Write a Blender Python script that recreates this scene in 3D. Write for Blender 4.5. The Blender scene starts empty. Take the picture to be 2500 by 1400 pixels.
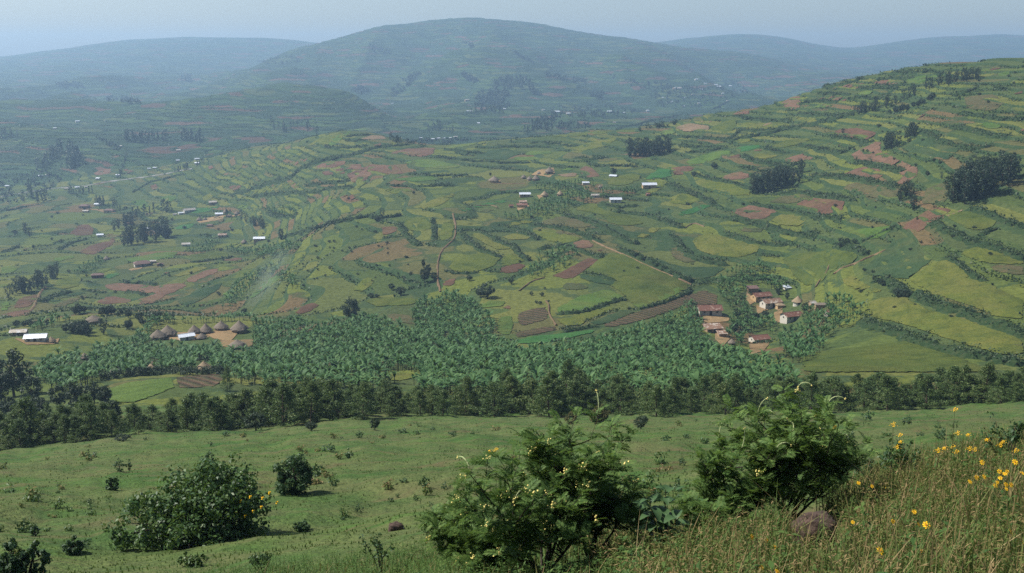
import bpy, math, random
import numpy as np
from mathutils import Vector, Matrix
from mathutils.geometry import delaunay_2d_cdt

random.seed(7); RNG = np.random.default_rng(7)
SC = bpy.context.scene
COL = SC.collection

# ---------------------------------------------------------------- camera
F_PX = 2431.0                       # focal length in pixels of the 2500 px wide photograph
PITCH = math.atan(560.0 / F_PX)
CAM_Z = 110.0
cam_d = bpy.data.cameras.new('camera')
cam_d.sensor_width = 36.0
cam_d.lens = 36.0 * F_PX / 2500.0
cam_d.clip_start = 0.1
cam_d.clip_end = 40000.0
cam = bpy.data.objects.new('camera', cam_d)
COL.objects.link(cam)
cam.location = (0, 0, CAM_Z)
cam.rotation_euler = (math.pi / 2 - PITCH, 0, 0)
SC.camera = cam

# ---------------------------------------------------------------- sky, sun, exposure
SUN_EL = math.radians(50)
TO_SUN = Vector((-0.965, 0.16, 0)).normalized() * math.cos(SUN_EL) + Vector((0, 0, math.sin(SUN_EL)))
world = bpy.data.worlds.new('World')
SC.world = world
world.use_nodes = True
wn = world.node_tree
sky = wn.nodes.new('ShaderNodeTexSky')
sky.sky_type = 'NISHITA'
sky.sun_disc = False
sky.sun_elevation = SUN_EL
sky.sun_rotation = math.atan2(TO_SUN.x, TO_SUN.y)
sky.altitude = 1800
sky.air_density = 1.0
sky.dust_density = 6.0
sky.ozone_density = 0.2
bg = wn.nodes['Background']
bg.inputs['Strength'].default_value = 0.084
wn.links.new(sky.outputs[0], bg.inputs[0])
sun_d = bpy.data.lights.new('sun', 'SUN')
sun_d.energy = 5.0
sun_d.angle = math.radians(0.53)
sun_d.color = (1.0, 0.96, 0.9)
sun_o = bpy.data.objects.new('sun', sun_d)
COL.objects.link(sun_o)
sun_o.rotation_euler = TO_SUN.to_track_quat('Z', 'Y').to_euler()
vs = SC.view_settings
vs.view_transform = 'Standard'
vs.look = 'None'
vs.exposure = 0.64
vs.gamma = 1.0
SC.render.engine = 'CYCLES'
SC.cycles.max_bounces = 5
SC.cycles.diffuse_bounces = 2
SC.cycles.glossy_bounces = 1
SC.cycles.transmission_bounces = 3
SC.cycles.transparent_max_bounces = 8
SC.cycles.volume_bounces = 0
SC.cycles.use_denoising = False
SC.cycles.use_adaptive_sampling = False
HAZE_DENSITY = 1.95e-4
HAZE_COLOR = (0.48, 0.73, 1.0, 1)

# ---------------------------------------------------------------- node helper
def mat(name):
    m = bpy.data.materials.new(name)
    m.use_nodes = True
    m.node_tree.nodes.clear()
    return m

class G:
    def __init__(self, m):
        self.m = m; self.t = m.node_tree
    def n(self, typ, ins=None, **props):
        nd = self.t.nodes.new('ShaderNode' + typ)
        for k, v in props.items():
            setattr(nd, k, v)
        for k, v in (ins or {}).items():
            self.s(nd.inputs[k], v)
        return nd
    def s(self, sock, v):
        if hasattr(v, 'is_output'):
            self.t.links.new(v, sock)
        elif hasattr(v, 'outputs'):
            self.t.links.new(v.outputs[0], sock)
        else:
            if isinstance(v, (tuple, list)) and len(v) == 3 and sock.type == 'RGBA':
                v = (*v, 1)
            sock.default_value = v
    def math(self, op, a, b=0.0, c=None, clamp=False):
        nd = self.n('Math', operation=op, use_clamp=clamp)
        self.s(nd.inputs[0], a); self.s(nd.inputs[1], b)
        if c is not None: self.s(nd.inputs[2], c)
        return nd.outputs[0]
    def mix(self, fac, a, b, blend='MIX'):
        nd = self.n('Mix', data_type='RGBA', blend_type=blend)
        self.s(nd.inputs[0], fac); self.s(nd.inputs[6], a); self.s(nd.inputs[7], b)
        return nd.outputs[2]
    def ramp(self, fac, stops, interp='LINEAR'):
        nd = self.n('ValToRGB')
        cr = nd.color_ramp; cr.interpolation = interp
        while len(cr.elements) < len(stops): cr.elements.new(0.5)
        for e, (p, c) in zip(cr.elements, stops):
            e.position = p; e.color = (*c, 1) if len(c) == 3 else c
        self.s(nd.inputs[0], fac)
        return nd.outputs[0]
    def noise(self, vec, scale, detail=3, rough=0.55, dims='3D', dist=0.0):
        nd = self.n('TexNoise', noise_dimensions=dims)
        if vec is not None: self.s(nd.inputs['Vector'], vec)
        nd.inputs['Scale'].default_value = scale
        nd.inputs['Detail'].default_value = detail
        nd.inputs['Roughness'].default_value = rough
        nd.inputs['Distortion'].default_value = dist
        return nd.outputs[0]
    def pos(self):
        return self.n('NewGeometry').outputs['Position']
    def vec(self, op, a, b):
        nd = self.n('VectorMath', operation=op)
        self.s(nd.inputs[0], a); self.s(nd.inputs[1], b)
        return nd.outputs[0]
    def attr(self, name, out='Fac'):
        return self.n('Attribute', attribute_name=name).outputs[out]
    def out(self, sh):
        o = self.n('OutputMaterial')
        self.t.links.new(sh.outputs[0] if hasattr(sh, 'outputs') else sh, o.inputs[0])
        return self.m
    def diffuse(self, col, rough=0.9, spec=0.2, normal=None):
        p = self.n('BsdfPrincipled')
        self.s(p.inputs['Base Color'], col); self.s(p.inputs['Roughness'], rough)
        p.inputs['Specular IOR Level'].default_value = spec
        if normal is not None: self.s(p.inputs['Normal'], normal)
        return p
    def bump(self, h, strength=0.4, dist=1.0):
        b = self.n('Bump'); self.s(b.inputs['Height'], h)
        b.inputs['Strength'].default_value = strength; b.inputs['Distance'].default_value = dist
        return b.outputs[0]

def V3(g, x, y, z):
    c = g.n('CombineXYZ'); g.s(c.inputs[0], x); g.s(c.inputs[1], y); g.s(c.inputs[2], z)
    return c.outputs[0]

# ---------------------------------------------------------------- pixel <-> world
CP, SP = math.cos(PITCH), math.sin(PITCH)
def ray(px, py):
    """direction through a point of the photograph as X/Y and Z/Y"""
    px = np.asarray(px, float); py = np.asarray(py, float)
    dx = (px - 1250) / F_PX; dy = (700 - py) / F_PX
    fy = CP + dy * SP
    return dx / fy, (dy * CP - SP) / fy

# ---------------------------------------------------------------- noise
def _hash(ix, iy, seed):
    h = (ix.astype(np.int64) * 374761393 + iy.astype(np.int64) * 668265263 + seed * 974634121) & 0xffffffff
    h = ((h ^ (h >> 13)) * 1274126177) & 0xffffffff
    return (h ^ (h >> 16)) & 0xffffffff
def perlin(x, y, seed=0):
    x0 = np.floor(x); y0 = np.floor(y)
    fx = x - x0; fy = y - y0
    ux = fx * fx * fx * (fx * (fx * 6 - 15) + 10); uy = fy * fy * fy * (fy * (fy * 6 - 15) + 10)
    def gr(ix, iy, dx, dy):
        a = _hash(ix, iy, seed) * (2 * np.pi / 4294967296.0)
        return np.cos(a) * dx + np.sin(a) * dy
    n00 = gr(x0, y0, fx, fy); n10 = gr(x0 + 1, y0, fx - 1, fy)
    n01 = gr(x0, y0 + 1, fx, fy - 1); n11 = gr(x0 + 1, y0 + 1, fx - 1, fy - 1)
    return 1.5 * ((n00 * (1 - ux) + n10 * ux) * (1 - uy) + (n01 * (1 - ux) + n11 * ux) * uy)
def fbm(x, y, seed=0, octv=4, gain=0.5):
    r = 0; a = 1.0
    for i in range(octv):
        r = r + a * perlin(x * 2 ** i, y * 2 ** i, seed + i * 17); a *= gain
    return r

# ---------------------------------------------------------------- terrain: survey points (pixel column: row@distance)
COLS = {
 0:   "1400@20 1230@38 1110@105 1060@150 900@260 835@310 805@380 740@500 650@680 540@980 480@1220 440@1380 340@1620 290@1750 305@1850 249@2150 262@2450 230@3000 190@3800 140@5600 160@7500",
 140: "1400@20 1235@37 1085@112 1040@150 910@255 850@305 790@360 740@500 650@670 540@960 470@1200 430@1380 350@1560 308@1690 322@1800 252@2120 264@2400 228@3000 180@4000 122@5600 145@7500",
 300: "1400@20 1240@36 1060@118 1025@150 965@195 940@210 890@270 830@330 785@360 765@430 740@520 690@600 640@680 570@880 500@1060 440@1250 375@1420 340@1600 290@1850 257@2050 268@2350 238@2900 205@3500 160@4500 103@5600 125@7500",
 460: "1400@19 1230@37 1055@120 1025@150 930@215 880@285 820@338 785@360 770@430 740@500 690@570 640@650 570@860 500@1020 430@1180 380@1400 340@1600 290@1800 248@1980 265@2250 235@2900 200@3500 160@4500 98@5600 120@7500",
 600: "1400@17 1210@38 1050@122 1022@150 905@240 860@300 810@345 775@372 772@430 740@470 690@540 640@620 580@820 540@900 480@1000 420@1090 370@1220 330@1600 280@1800 224@1980 215@2030 238@2350 205@2900 165@3500 180@4400 98@5600 120@7500",
 720: "1400@15 1200@37 1035@125 1015@150 905@240 850@305 790@355 765@385 700@450 640@540 580@700 520@810 460@900 400@1000 360@1080 345@1150 352@1300 330@1550 280@1780 210@2010 232@2350 200@2900 125@3600 150@4600 102@5600 120@7500",
 850: "1400@14 1200@36 1020@128 1006@150 900@245 830@310 790@350 740@400 680@450 600@530 540@620 480@730 430@850 380@960 322@1060 345@1250 330@1500 300@1700 250@1900 230@1970 250@2250 210@2900 150@3300 87@3750 115@5000 112@5800 130@7500",
 960: "1400@12.5 1200@35 1020@128 1006@150 908@230 830@312 780@358 720@405 650@460 570@560 500@660 440@770 390@890 335@1030 352@1150 340@1500 315@1700 290@1850 292@2050 250@2500 190@2900 130@3300 68@3800 95@5000 110@5800 130@7500",
 1070:"1400@11 1200@34 1020@128 1006@150 910@220 830@312 770@365 700@420 620@480 540@570 480@660 430@760 380@900 350@1020 372@1150 345@1500 300@1750 270@2000 205@2700 140@3200 58@3850 85@4900 110@5800 130@7500",
 1180:"1400@10 1200@32 1020@128 1006@150 915@212 840@300 780@350 710@400 640@460 560@550 490@650 430@755 380@890 342@1010 362@1140 330@1520 285@1850 240@2300 180@2700 132@3050 128@3250 56@3880 85@4900 110@5800 130@7500",
 1300:"1400@9 1200@30 1020@128 1006@150 920@208 850@290 790@338 720@390 650@450 580@520 500@630 440@720 380@870 335@1000 355@1120 320@1550 270@2000 200@2500 142@3000 130@3250 65@3880 90@4900 108@5800 125@7500",
 1450:"1400@8.2 1240@22 1150@44 1018@128 1006@150 925@205 850@285 790@335 700@395 620@465 540@550 480@625 420@720 360@860 320@970 340@1090 295@1700 260@2100 215@2600 165@3000 150@3250 85@3900 105@4900 105@5800 125@7500",
 1600:"1400@7.5 1260@15 1150@43 1015@128 1004@150 930@202 850@280 790@335 700@400 600@485 520@570 460@650 400@740 350@840 305@940 325@1060 275@1900 240@2400 200@2800 160@3200 106@3950 125@4800 108@5700 125@7500",
 1720:"1400@6.8 1260@13 1160@40 1015@128 1003@150 920@208 840@300 770@370 700@410 600@480 520@550 460@620 400@700 340@790 295@860 283@890 305@1000 245@2300 210@2800 165@3400 117@4050 130@4800 93@5700 112@7500",
 1830:"1400@6.4 1270@12 1170@38 1014@128 1002@150 910@215 835@330 765@378 700@415 620@460 540@520 470@580 400@655 340@740 290@820 264@870 292@980 232@2600 195@3100 150@3700 135@4300 132@4800 89@5700 110@7500",
 1940:"1400@6.1 1330@8 1240@13 1160@36 1012@129 1001@150 905@215 835@310 770@365 700@405 620@450 545@505 475@560 400@635 335@710 280@780 232@850 262@960 210@3000 172@3800 150@4600 95@5750 112@7500",
 2050:"1400@6 1330@7.6 1220@12.5 1160@33 1010@130 1000@150 900@215 820@285 740@338 660@388 590@435 510@495 440@550 370@620 300@695 230@775 200@815 232@930 192@3400 160@4500 124@5800 116@6300 130@7500",
 2180:"1400@5.8 1310@7.4 1200@11 1150@16 1150@32 1008@130 996@150 895@215 810@275 720@325 640@370 560@420 480@470 400@535 330@605 260@685 200@755 174@790 205@910 180@4000 150@4800 104@5900 120@7500",
 2300:"1400@5.7 1300@7.2 1200@9.6 1150@13 1146@30 1005@130 990@150 890@215 800@268 700@315 600@362 520@405 440@455 360@515 290@575 230@640 180@715 156@760 186@890 178@4000 150@4800 92@6000 115@7500",
 2420:"1400@5.6 1300@6.9 1200@9 1130@12.5 1126@30 992@130 978@150 884@215 785@264 690@308 590@354 510@392 430@436 350@490 280@550 220@605 178@660 152@700 178@840 178@4000 150@4800 87@6000 110@7500",
 2560:"1400@5.4 1300@6.6 1200@8.5 1110@12.5 1108@30 980@130 966@150 878@215 778@262 680@304 580@348 500@382 420@424 340@472 270@530 210@580 170@615 146@650 168@780 178@4000 150@4800 90@6000 110@7500",
}
COLS[-250] = COLS[0]; COLS[-800] = COLS[0]
COLS[2800] = COLS[2560]; COLS[3400] = COLS[2560]
pts = []
for c, txt in COLS.items():
    for tok in txt.split():
        r_, d_ = tok.split('@')
        a_, s_ = ray(c, float(r_))
        pts.append((float(a_), math.log(float(d_)), float(s_)))
    d0 = float(txt.split('@')[1].split()[0])
    a_, s_ = ray(c, 1400)
    pts.append((float(a_), math.log(1.2), float(s_) - 0.0 - (1.55 / 1.2 - 1.55 / d0) * 0.9))
    pts.append((float(a_), math.log(2.6), float(s_) - (1.55 / 2.6 - 1.55 / d0) * 0.9))
P = np.array(pts)
UA, UL = F_PX / 260.0, 4.2
def _tps(r2):
    return 0.5 * r2 * np.log(np.maximum(r2, 1e-12))
Q = np.c_[P[:, 0] * UA, P[:, 1] * UL]
nP = len(Q)
K = _tps(((Q[:, None, :] - Q[None]) ** 2).sum(-1)) + np.eye(nP) * 0.006
Tm = np.c_[np.ones(nP), Q]
A = np.zeros((nP + 3, nP + 3)); A[:nP, :nP] = K; A[:nP, nP:] = Tm; A[nP:, :nP] = Tm.T
W = np.linalg.solve(A, np.r_[P[:, 2], np.zeros(3)])
def tps_eval(a, l):
    q = np.c_[np.ravel(a) * UA, np.ravel(l) * UL]
    r = np.empty(len(q))
    for i in range(0, len(q), 8000):
        b = q[i:i + 8000]
        r[i:i + 8000] = _tps(((b[:, None, :] - Q[None]) ** 2).sum(-1)) @ W[:nP] + np.c_[np.ones(len(b)), b] @ W[nP:]
    return r.reshape(np.shape(a))

NA = 780
GA = np.linspace(-0.74, 0.74, NA)
GL = np.r_[np.linspace(math.log(1.2), math.log(128), 125, endpoint=False),
           np.linspace(math.log(128), math.log(1250), 400, endpoint=False),
           np.linspace(math.log(1250), math.log(4600), 210, endpoint=False),
           np.linspace(math.log(4600), math.log(7500), 40)]
NL = len(GL)
# coarse evaluation, then bicubic-free bilinear upsampling of a dense enough lattice
ca = np.linspace(-0.74, 0.74, 170); cl = np.linspace(GL[0], GL[-1], 340)
S0 = tps_eval(*np.meshgrid(ca, cl))
def up(mat_, src, dst, axis):
    # Catmull-Rom interpolation on a uniform lattice
    t = (dst - src[0]) / (src[1] - src[0])
    i = np.clip(np.floor(t).astype(int), 0, len(src) - 2); f = t - i
    g = lambda k: np.take(mat_, np.clip(i + k, 0, len(src) - 1), axis=axis)
    sh = [1, 1]; sh[axis] = -1; f = f.reshape(sh)
    p0, p1, p2, p3 = g(-1), g(0), g(1), g(2)
    return p1 + 0.5 * f * (p2 - p0 + f * (2 * p0 - 5 * p1 + 4 * p2 - p3 + f * (3 * (p1 - p2) + p3 - p0)))
S0 = up(up(S0, ca, GA, 1), cl, GL, 0)
AY = np.exp(GL)[:, None] * np.ones(NA)[None]
AX = GA[None] * AY
AZ = CAM_Z + S0 * AY
def sstep(a, b, x):
    t = np.clip((x - a) / (b - a), 0, 1); return t * t * (3 - 2 * t)
far_w = sstep(1400, 2800, AY)
# relief: gullies and spurs on the far hills, gentle unevenness nearer by
rid = 1 - np.abs(perlin(AX / 620 + 3.1, AY / 900, 11)) * 2
AZ += far_w * (1 - 0.5 * sstep(4200, 5600, AY)) * (1 - .8 * np.exp(-((AY - 3860) / 300) ** 2)) * (1 - .75 * sstep(3850, 4250, AY)) * (26 * (rid - 0.45) + 34 * sstep(2200, 2900, AY) * (.5 - np.abs(perlin(AX / 400 + 7.7, AY / 1400, 83)) * 2) + 15 * (0.55 - np.abs(perlin(AX / 300 + AY / 1500, AY / 520, 61)) * 2) + 9 * fbm(AX / 240, AY / 300, 5, 4) + 6 * (.5 - np.abs(perlin(AX / 130, AY / 210, 23)) * 2))
AZ += sstep(230, 500, AY) * (1 - far_w) * 2.2 * fbm(AX / 130, AY / 130, 3, 3)
AZ += sstep(4, 30, AY) * (1 - sstep(180, 320, AY)) * 0.42 * fbm(AX / 8, AY / 8, 31, 4, .6)
AZ += (1 - sstep(12, 60, AY)) * 0.05 * fbm(AX / 1.3, AY / 1.3, 37, 4)
# terraces: benches and steep little banks along the contours
STEP = 3.4 + 5.0 * far_w
TU = (AZ + 2.4 * fbm(AX / 90, AY / 90, 41, 3) * (1 + far_w) + 0.01 * AX) / STEP
fu = TU - np.floor(TU)
prof = np.where(fu < 0.74, fu * 0.42, 0.74 * 0.42 + (fu - 0.74) / 0.26 * (1 - 0.74 * 0.42))
tw = sstep(235, 420, AY) * (1 - 0.3 * far_w) * 0.9 * (1 - sstep(4300, 5200, AY))
AZ += tw * STEP * (prof - fu)
AS = (AZ - CAM_Z) / AY                         # final slope seen from the camera
ASM = np.maximum.accumulate(AS, axis=0)        # skyline so far along each column

def _bil(M, x, y):
    """bilinear lookup of lattice M at ground points"""
    a = np.asarray(x, float) / np.asarray(y, float); l = np.log(np.asarray(y, float))
    ta = np.clip((a - GA[0]) / (GA[1] - GA[0]), 0, NA - 1.001)
    il = np.clip(np.searchsorted(GL, l) - 1, 0, NL - 2)
    fl = np.clip((l - GL[il]) / (GL[il + 1] - GL[il]), 0, 1)
    ia = ta.astype(int); fa = ta - ia
    return (M[il, ia] * (1 - fa) + M[il, ia + 1] * fa) * (1 - fl) + (M[il + 1, ia] * (1 - fa) + M[il + 1, ia + 1] * fa) * fl
def ground(x, y):
    return _bil(AZ, x, y)
def hit(px, py):
    """ground point that the photograph shows at a pixel: arrays X, Y, Z"""
    a, s = ray(px, py); a = np.atleast_1d(a); s = np.atleast_1d(s)
    ta = np.clip((a - GA[0]) / (GA[1] - GA[0]), 0, NA - 1.001)
    ia = ta.astype(int); fa = ta - ia
    Y = np.empty(len(a))
    for k in range(len(a)):
        colv = ASM[:, ia[k]] * (1 - fa[k]) + ASM[:, ia[k] + 1] * fa[k]
        j = int(np.searchsorted(colv, s[k]))
        if j <= 0: Y[k] = AY[0, 0]; continue
        if j >= NL: j = NL - 1
        c0, c1 = colv[j - 1], colv[j]
        f = 1.0 if c1 <= c0 else min(1, (s[k] - c0) / (c1 - c0))
        Y[k] = math.exp(GL[j - 1] + f * (GL[j] - GL[j - 1]))
    X = a * Y
    return X, Y, ground(X, Y)
def hit1(px, py):
    X, Y, Z = hit([px], [py]); return Vector((X[0], Y[0], Z[0]))
def mpp(y):
    return y / F_PX                            # metres per photo pixel at distance y

# ---------------------------------------------------------------- mesh helpers
def mesh_np(name, verts, faces, smooth=False, attrs=None, fattrs=None):
    """faces: (n,3) or (n,4) int array"""
    me = bpy.data.meshes.new(name)
    verts = np.asarray(verts, np.float32); faces = np.asarray(faces, np.int32)
    nf, k = faces.shape
    me.vertices.add(len(verts)); me.vertices.foreach_set('co', verts.ravel())
    me.loops.add(nf * k); me.loops.foreach_set('vertex_index', faces.ravel())
    me.polygons.add(nf)
    me.polygons.foreach_set('loop_start', np.arange(0, nf * k, k, dtype=np.int32))
    me.polygons.foreach_set('loop_total', np.full(nf, k, np.int32))
    if smooth: me.polygons.foreach_set('use_smooth', np.ones(nf, bool))
    for nm, v in (attrs or {}).items():
        at = me.attributes.new(nm, 'FLOAT', 'POINT'); at.data.foreach_set('value', np.asarray(v, np.float32).ravel())
    me.update(calc_edges=True)
    return me
def link(name, me, m=None, parent=None, label=None, category=None, group=None, kind=None, loc=None, rz=None, scale=None):
    o = bpy.data.objects.new(name, me); COL.objects.link(o)
    if m is not None and me is not None and not me.materials: me.materials.append(m)
    if parent is not None: o.parent = parent
    if loc is not None: o.location = loc
    if rz is not None: o.rotation_euler = (0, 0, rz)
    if scale is not None: o.scale = scale if hasattr(scale, '__len__') else (scale,) * 3
    for k, v in (('label', label), ('category', category), ('group', group), ('kind', kind)):
        if v: o[k] = v
    return o

def terrain_piece(name, r0, r1, m):
    n = r1 - r0 + 1
    v = np.stack([AX[r0:r1 + 1], AY[r0:r1 + 1], AZ[r0:r1 + 1]], -1).reshape(-1, 3)
    i = np.arange(n - 1)[:, None] * NA + np.arange(NA - 1)[None]
    f = np.stack([i, i + 1, i + NA + 1, i + NA], -1).reshape(-1, 4)
    me = mesh_np(name, v, f, True, {'terrace': TU[r0:r1 + 1]})
    return link(name, me, m, kind='structure')
# ---------------------------------------------------------------- ground materials
def m_fields(name, far):
    g = G(mat(name)); p = g.pos()
    u = g.attr('terrace')
    lay = g.math('FLOOR', u); fr = g.math('FRACT', u)
    sep = g.n('SeparateXYZ', {0: p})
    wob = g.noise(p, 0.012 if not far else 0.006, 2)
    x = g.math('ADD', sep.outputs[0], g.math('MULTIPLY', wob, 60.0)); y = g.math('ADD', sep.outputs[1], g.math('MULTIPLY', wob, -45.0))
    L = 42.0 if not far else 75.0
    vv = V3(g, g.math('DIVIDE', x, L), g.math('DIVIDE', y, L * 1.25), g.math('MULTIPLY', lay, 7.31))
    if True:
        rg1 = g.n('TexNoise', {'Vector': p, 'Scale': .12 if not far else .03, 'Detail': 4.0, 'Roughness': .65})
        vv = g.vec('ADD', vv, g.vec('MULTIPLY', g.vec('SUBTRACT', rg1.outputs['Color'], (.5, .5, .5)), (.42, .42, 0)))
    vor = g.n('TexVoronoi', {'Vector': vv, 'Scale': 1.0}, feature='F1')
    edge = g.n('TexVoronoi', {'Vector': vv, 'Scale': 1.0}, feature='DISTANCE_TO_EDGE')
    rnd = g.n('SeparateColor', {0: vor.outputs['Color']})
    if far:
        st = [(0, (0.013, 0.034, 0.013)), (.2, (0.024, 0.056, 0.018)), (.4, (0.042, 0.076, 0.019)), (.56, (0.019, 0.042, 0.018)), (.7, (0.060, 0.080, 0.024)), (.82, (0.080, 0.042, 0.029)), (.9, (0.104, 0.056, 0.040)), (.95, (0.048, 0.068, 0.024))]
    else:
        st = [(0, (0.049, 0.080, 0.021)), (.16, (0.081, 0.112, 0.023)), (.3, (0.122, 0.142, 0.023)), (.44, (0.058, 0.087, 0.027)), (.56, (0.137, 0.142, 0.032)), (.68, (0.049, 0.071, 0.025)), (.76, (0.102, 0.089, 0.034)), (.86, (0.145, 0.078, 0.044)), (.94, (0.093, 0.109, 0.029))]
    c = g.ramp(rnd.outputs[0], st, 'CONSTANT')
    big = g.noise(p, 0.02 if not far else 0.004, 3)
    c = g.mix(g.math('MULTIPLY', big, 0.75 if not far else .25), c, (.084, .1, .028))
    fine = g.noise(p, 0.55 if not far else 0.06, 5, 0.65)
    c = g.mix(g.math('MULTIPLY', g.math('SUBTRACT', fine, 0.35, clamp=True), 2.4), c, g.mix(1.0, c, (.35, .4, .35), 'MULTIPLY'))
    # rough growth on the terrace banks and along field edges
    bank = g.math('MULTIPLY', g.math('GREATER_THAN', g.math('ADD', fr, g.math('MULTIPLY', g.noise(p, 0.05 if not far else .02, 2), 0.18)), 0.84 if not far else 0.8), 0.95 if far else 0.88)
    if not far: bank = g.math('MULTIPLY', bank, g.n('MapRange', {'Value': sep.outputs[1], 'From Min': 320.0, 'From Max': 430.0}).outputs[0])
    c = g.mix(bank, c, g.ramp(g.noise(p, 0.35 if not far else 0.05, 3), [(.3, (.010, .026, .010)), (.55, (.016, .036, .014)), (.75, (.035, .045, .02))] if far else [(.3, (.016, .036, .013)), (.55, (.028, .055, .02)), (.75, (.06, .062, .03))]))
    ed = g.math('LESS_THAN', edge.outputs['Distance'], 0.035)
    c = g.mix(g.math('MULTIPLY', ed, 0.65), c, (0.026, 0.048, 0.019))
    if far:
        bush = g.math('GREATER_THAN', g.noise(p, 0.018, 5, .62), 0.61)
        c = g.mix(g.math('MULTIPLY', bush, 0.75), c, (0.014, 0.032, 0.016))
    h = g.math('ADD', g.math('MULTIPLY', fine, 0.8), g.math('MULTIPLY', bank, g.noise(p, .8, 3)))
    return g.out(g.diffuse(c, 0.95, 0.1, g.bump(h, 0.7 if not far else 0.5, 0.9 if not far else 4.0)))

def m_meadow():
    g = G(mat('meadow_grass')); p = g.pos()
    big = g.noise(p, 0.07, 5, .62); mid = g.noise(p, 0.45, 5, .65); fine = g.noise(p, 5.0, 4, .7)
    c = g.ramp(big, [(.34, (.036, .095, .018)), (.44, (.072, .13, .028)), (.52, (.108, .13, .044)), (.6, (.058, .115, .026)), (.68, (.115, .108, .05))])
    c = g.mix(g.math('MULTIPLY', g.math('SUBTRACT', mid, .42, clamp=True), 3.5, clamp=True), c, g.ramp(g.noise(p, .21, 3), [(.4, (.034, .075, .018)), (.6, (.09, .098, .038))]))
    soil = g.math('MULTIPLY', g.math('SUBTRACT', g.math('ADD', g.noise(p, 0.16, 5, .7), g.math('MULTIPLY', fine, .1)), .63, clamp=True), 9.0, clamp=True)
    c = g.mix(g.math('MULTIPLY', soil, .75), c, (.13, .075, .045))
    c = g.mix(g.math('MULTIPLY', g.math('SUBTRACT', fine, .4, clamp=True), 2.2), c, (.02, .036, .011))
    tv = g.n('Mapping', {'Vector': p, 'Scale': (.12, .12, 2.6)})
    tr_ = g.noise(tv.outputs[0], 1.0, 4, .6)
    c = g.mix(g.math('MULTIPLY', g.math('SUBTRACT', tr_, .53, clamp=True), 5.0, clamp=True), c, (.1, .092, .04))
    c = g.mix(g.math('MULTIPLY', g.math('SUBTRACT', .44, tr_, clamp=True), 4.0, clamp=True), c, (.03, .066, .016))
    h = g.math('ADD', g.math('ADD', fine, g.math('MULTIPLY', tr_, 2.0)), g.math('MULTIPLY', mid, 3.0))
    return g.out(g.diffuse(c, 0.95, 0.1, g.bump(h, 0.9, 0.16)))

M_HILL = m_fields('terraced_farmland', False)
M_FAR = m_fields('far_terraced_farmland', True)
M_MEADOW = m_meadow()
R1 = int(np.searchsorted(GL, math.log(175))); R2 = int(np.searchsorted(GL, math.log(1330)))
meadow = terrain_piece('meadow', 0, R1, M_MEADOW)
hillside = terrain_piece('hillside', R1, R2, M_HILL)
hills = terrain_piece('hills', R2, NL - 1, M_FAR)
meadow['label'] = 'rough green grazing meadow sloping down to the belt of young trees'
hillside['label'] = 'cultivated ridge of terraced fields above the banana groves'
hills['label'] = 'hazy terraced hills and mountain ridges across the valley'
# ---------------------------------------------------------------- fields, paths and hedges read off the photograph
TILE = {'A': (0, 0), 'B': (800, 0), 'C': (1600, 0), 'D': (0, 400), 'E': (800, 400), 'G': (1600, 400)}
def rd(tile, txt):
    ox, oy = TILE[tile]
    return [(ox + 0.36 * float(t.split(',')[0]), oy + 0.36 * float(t.split(',')[1])) for t in txt.split()]

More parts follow.
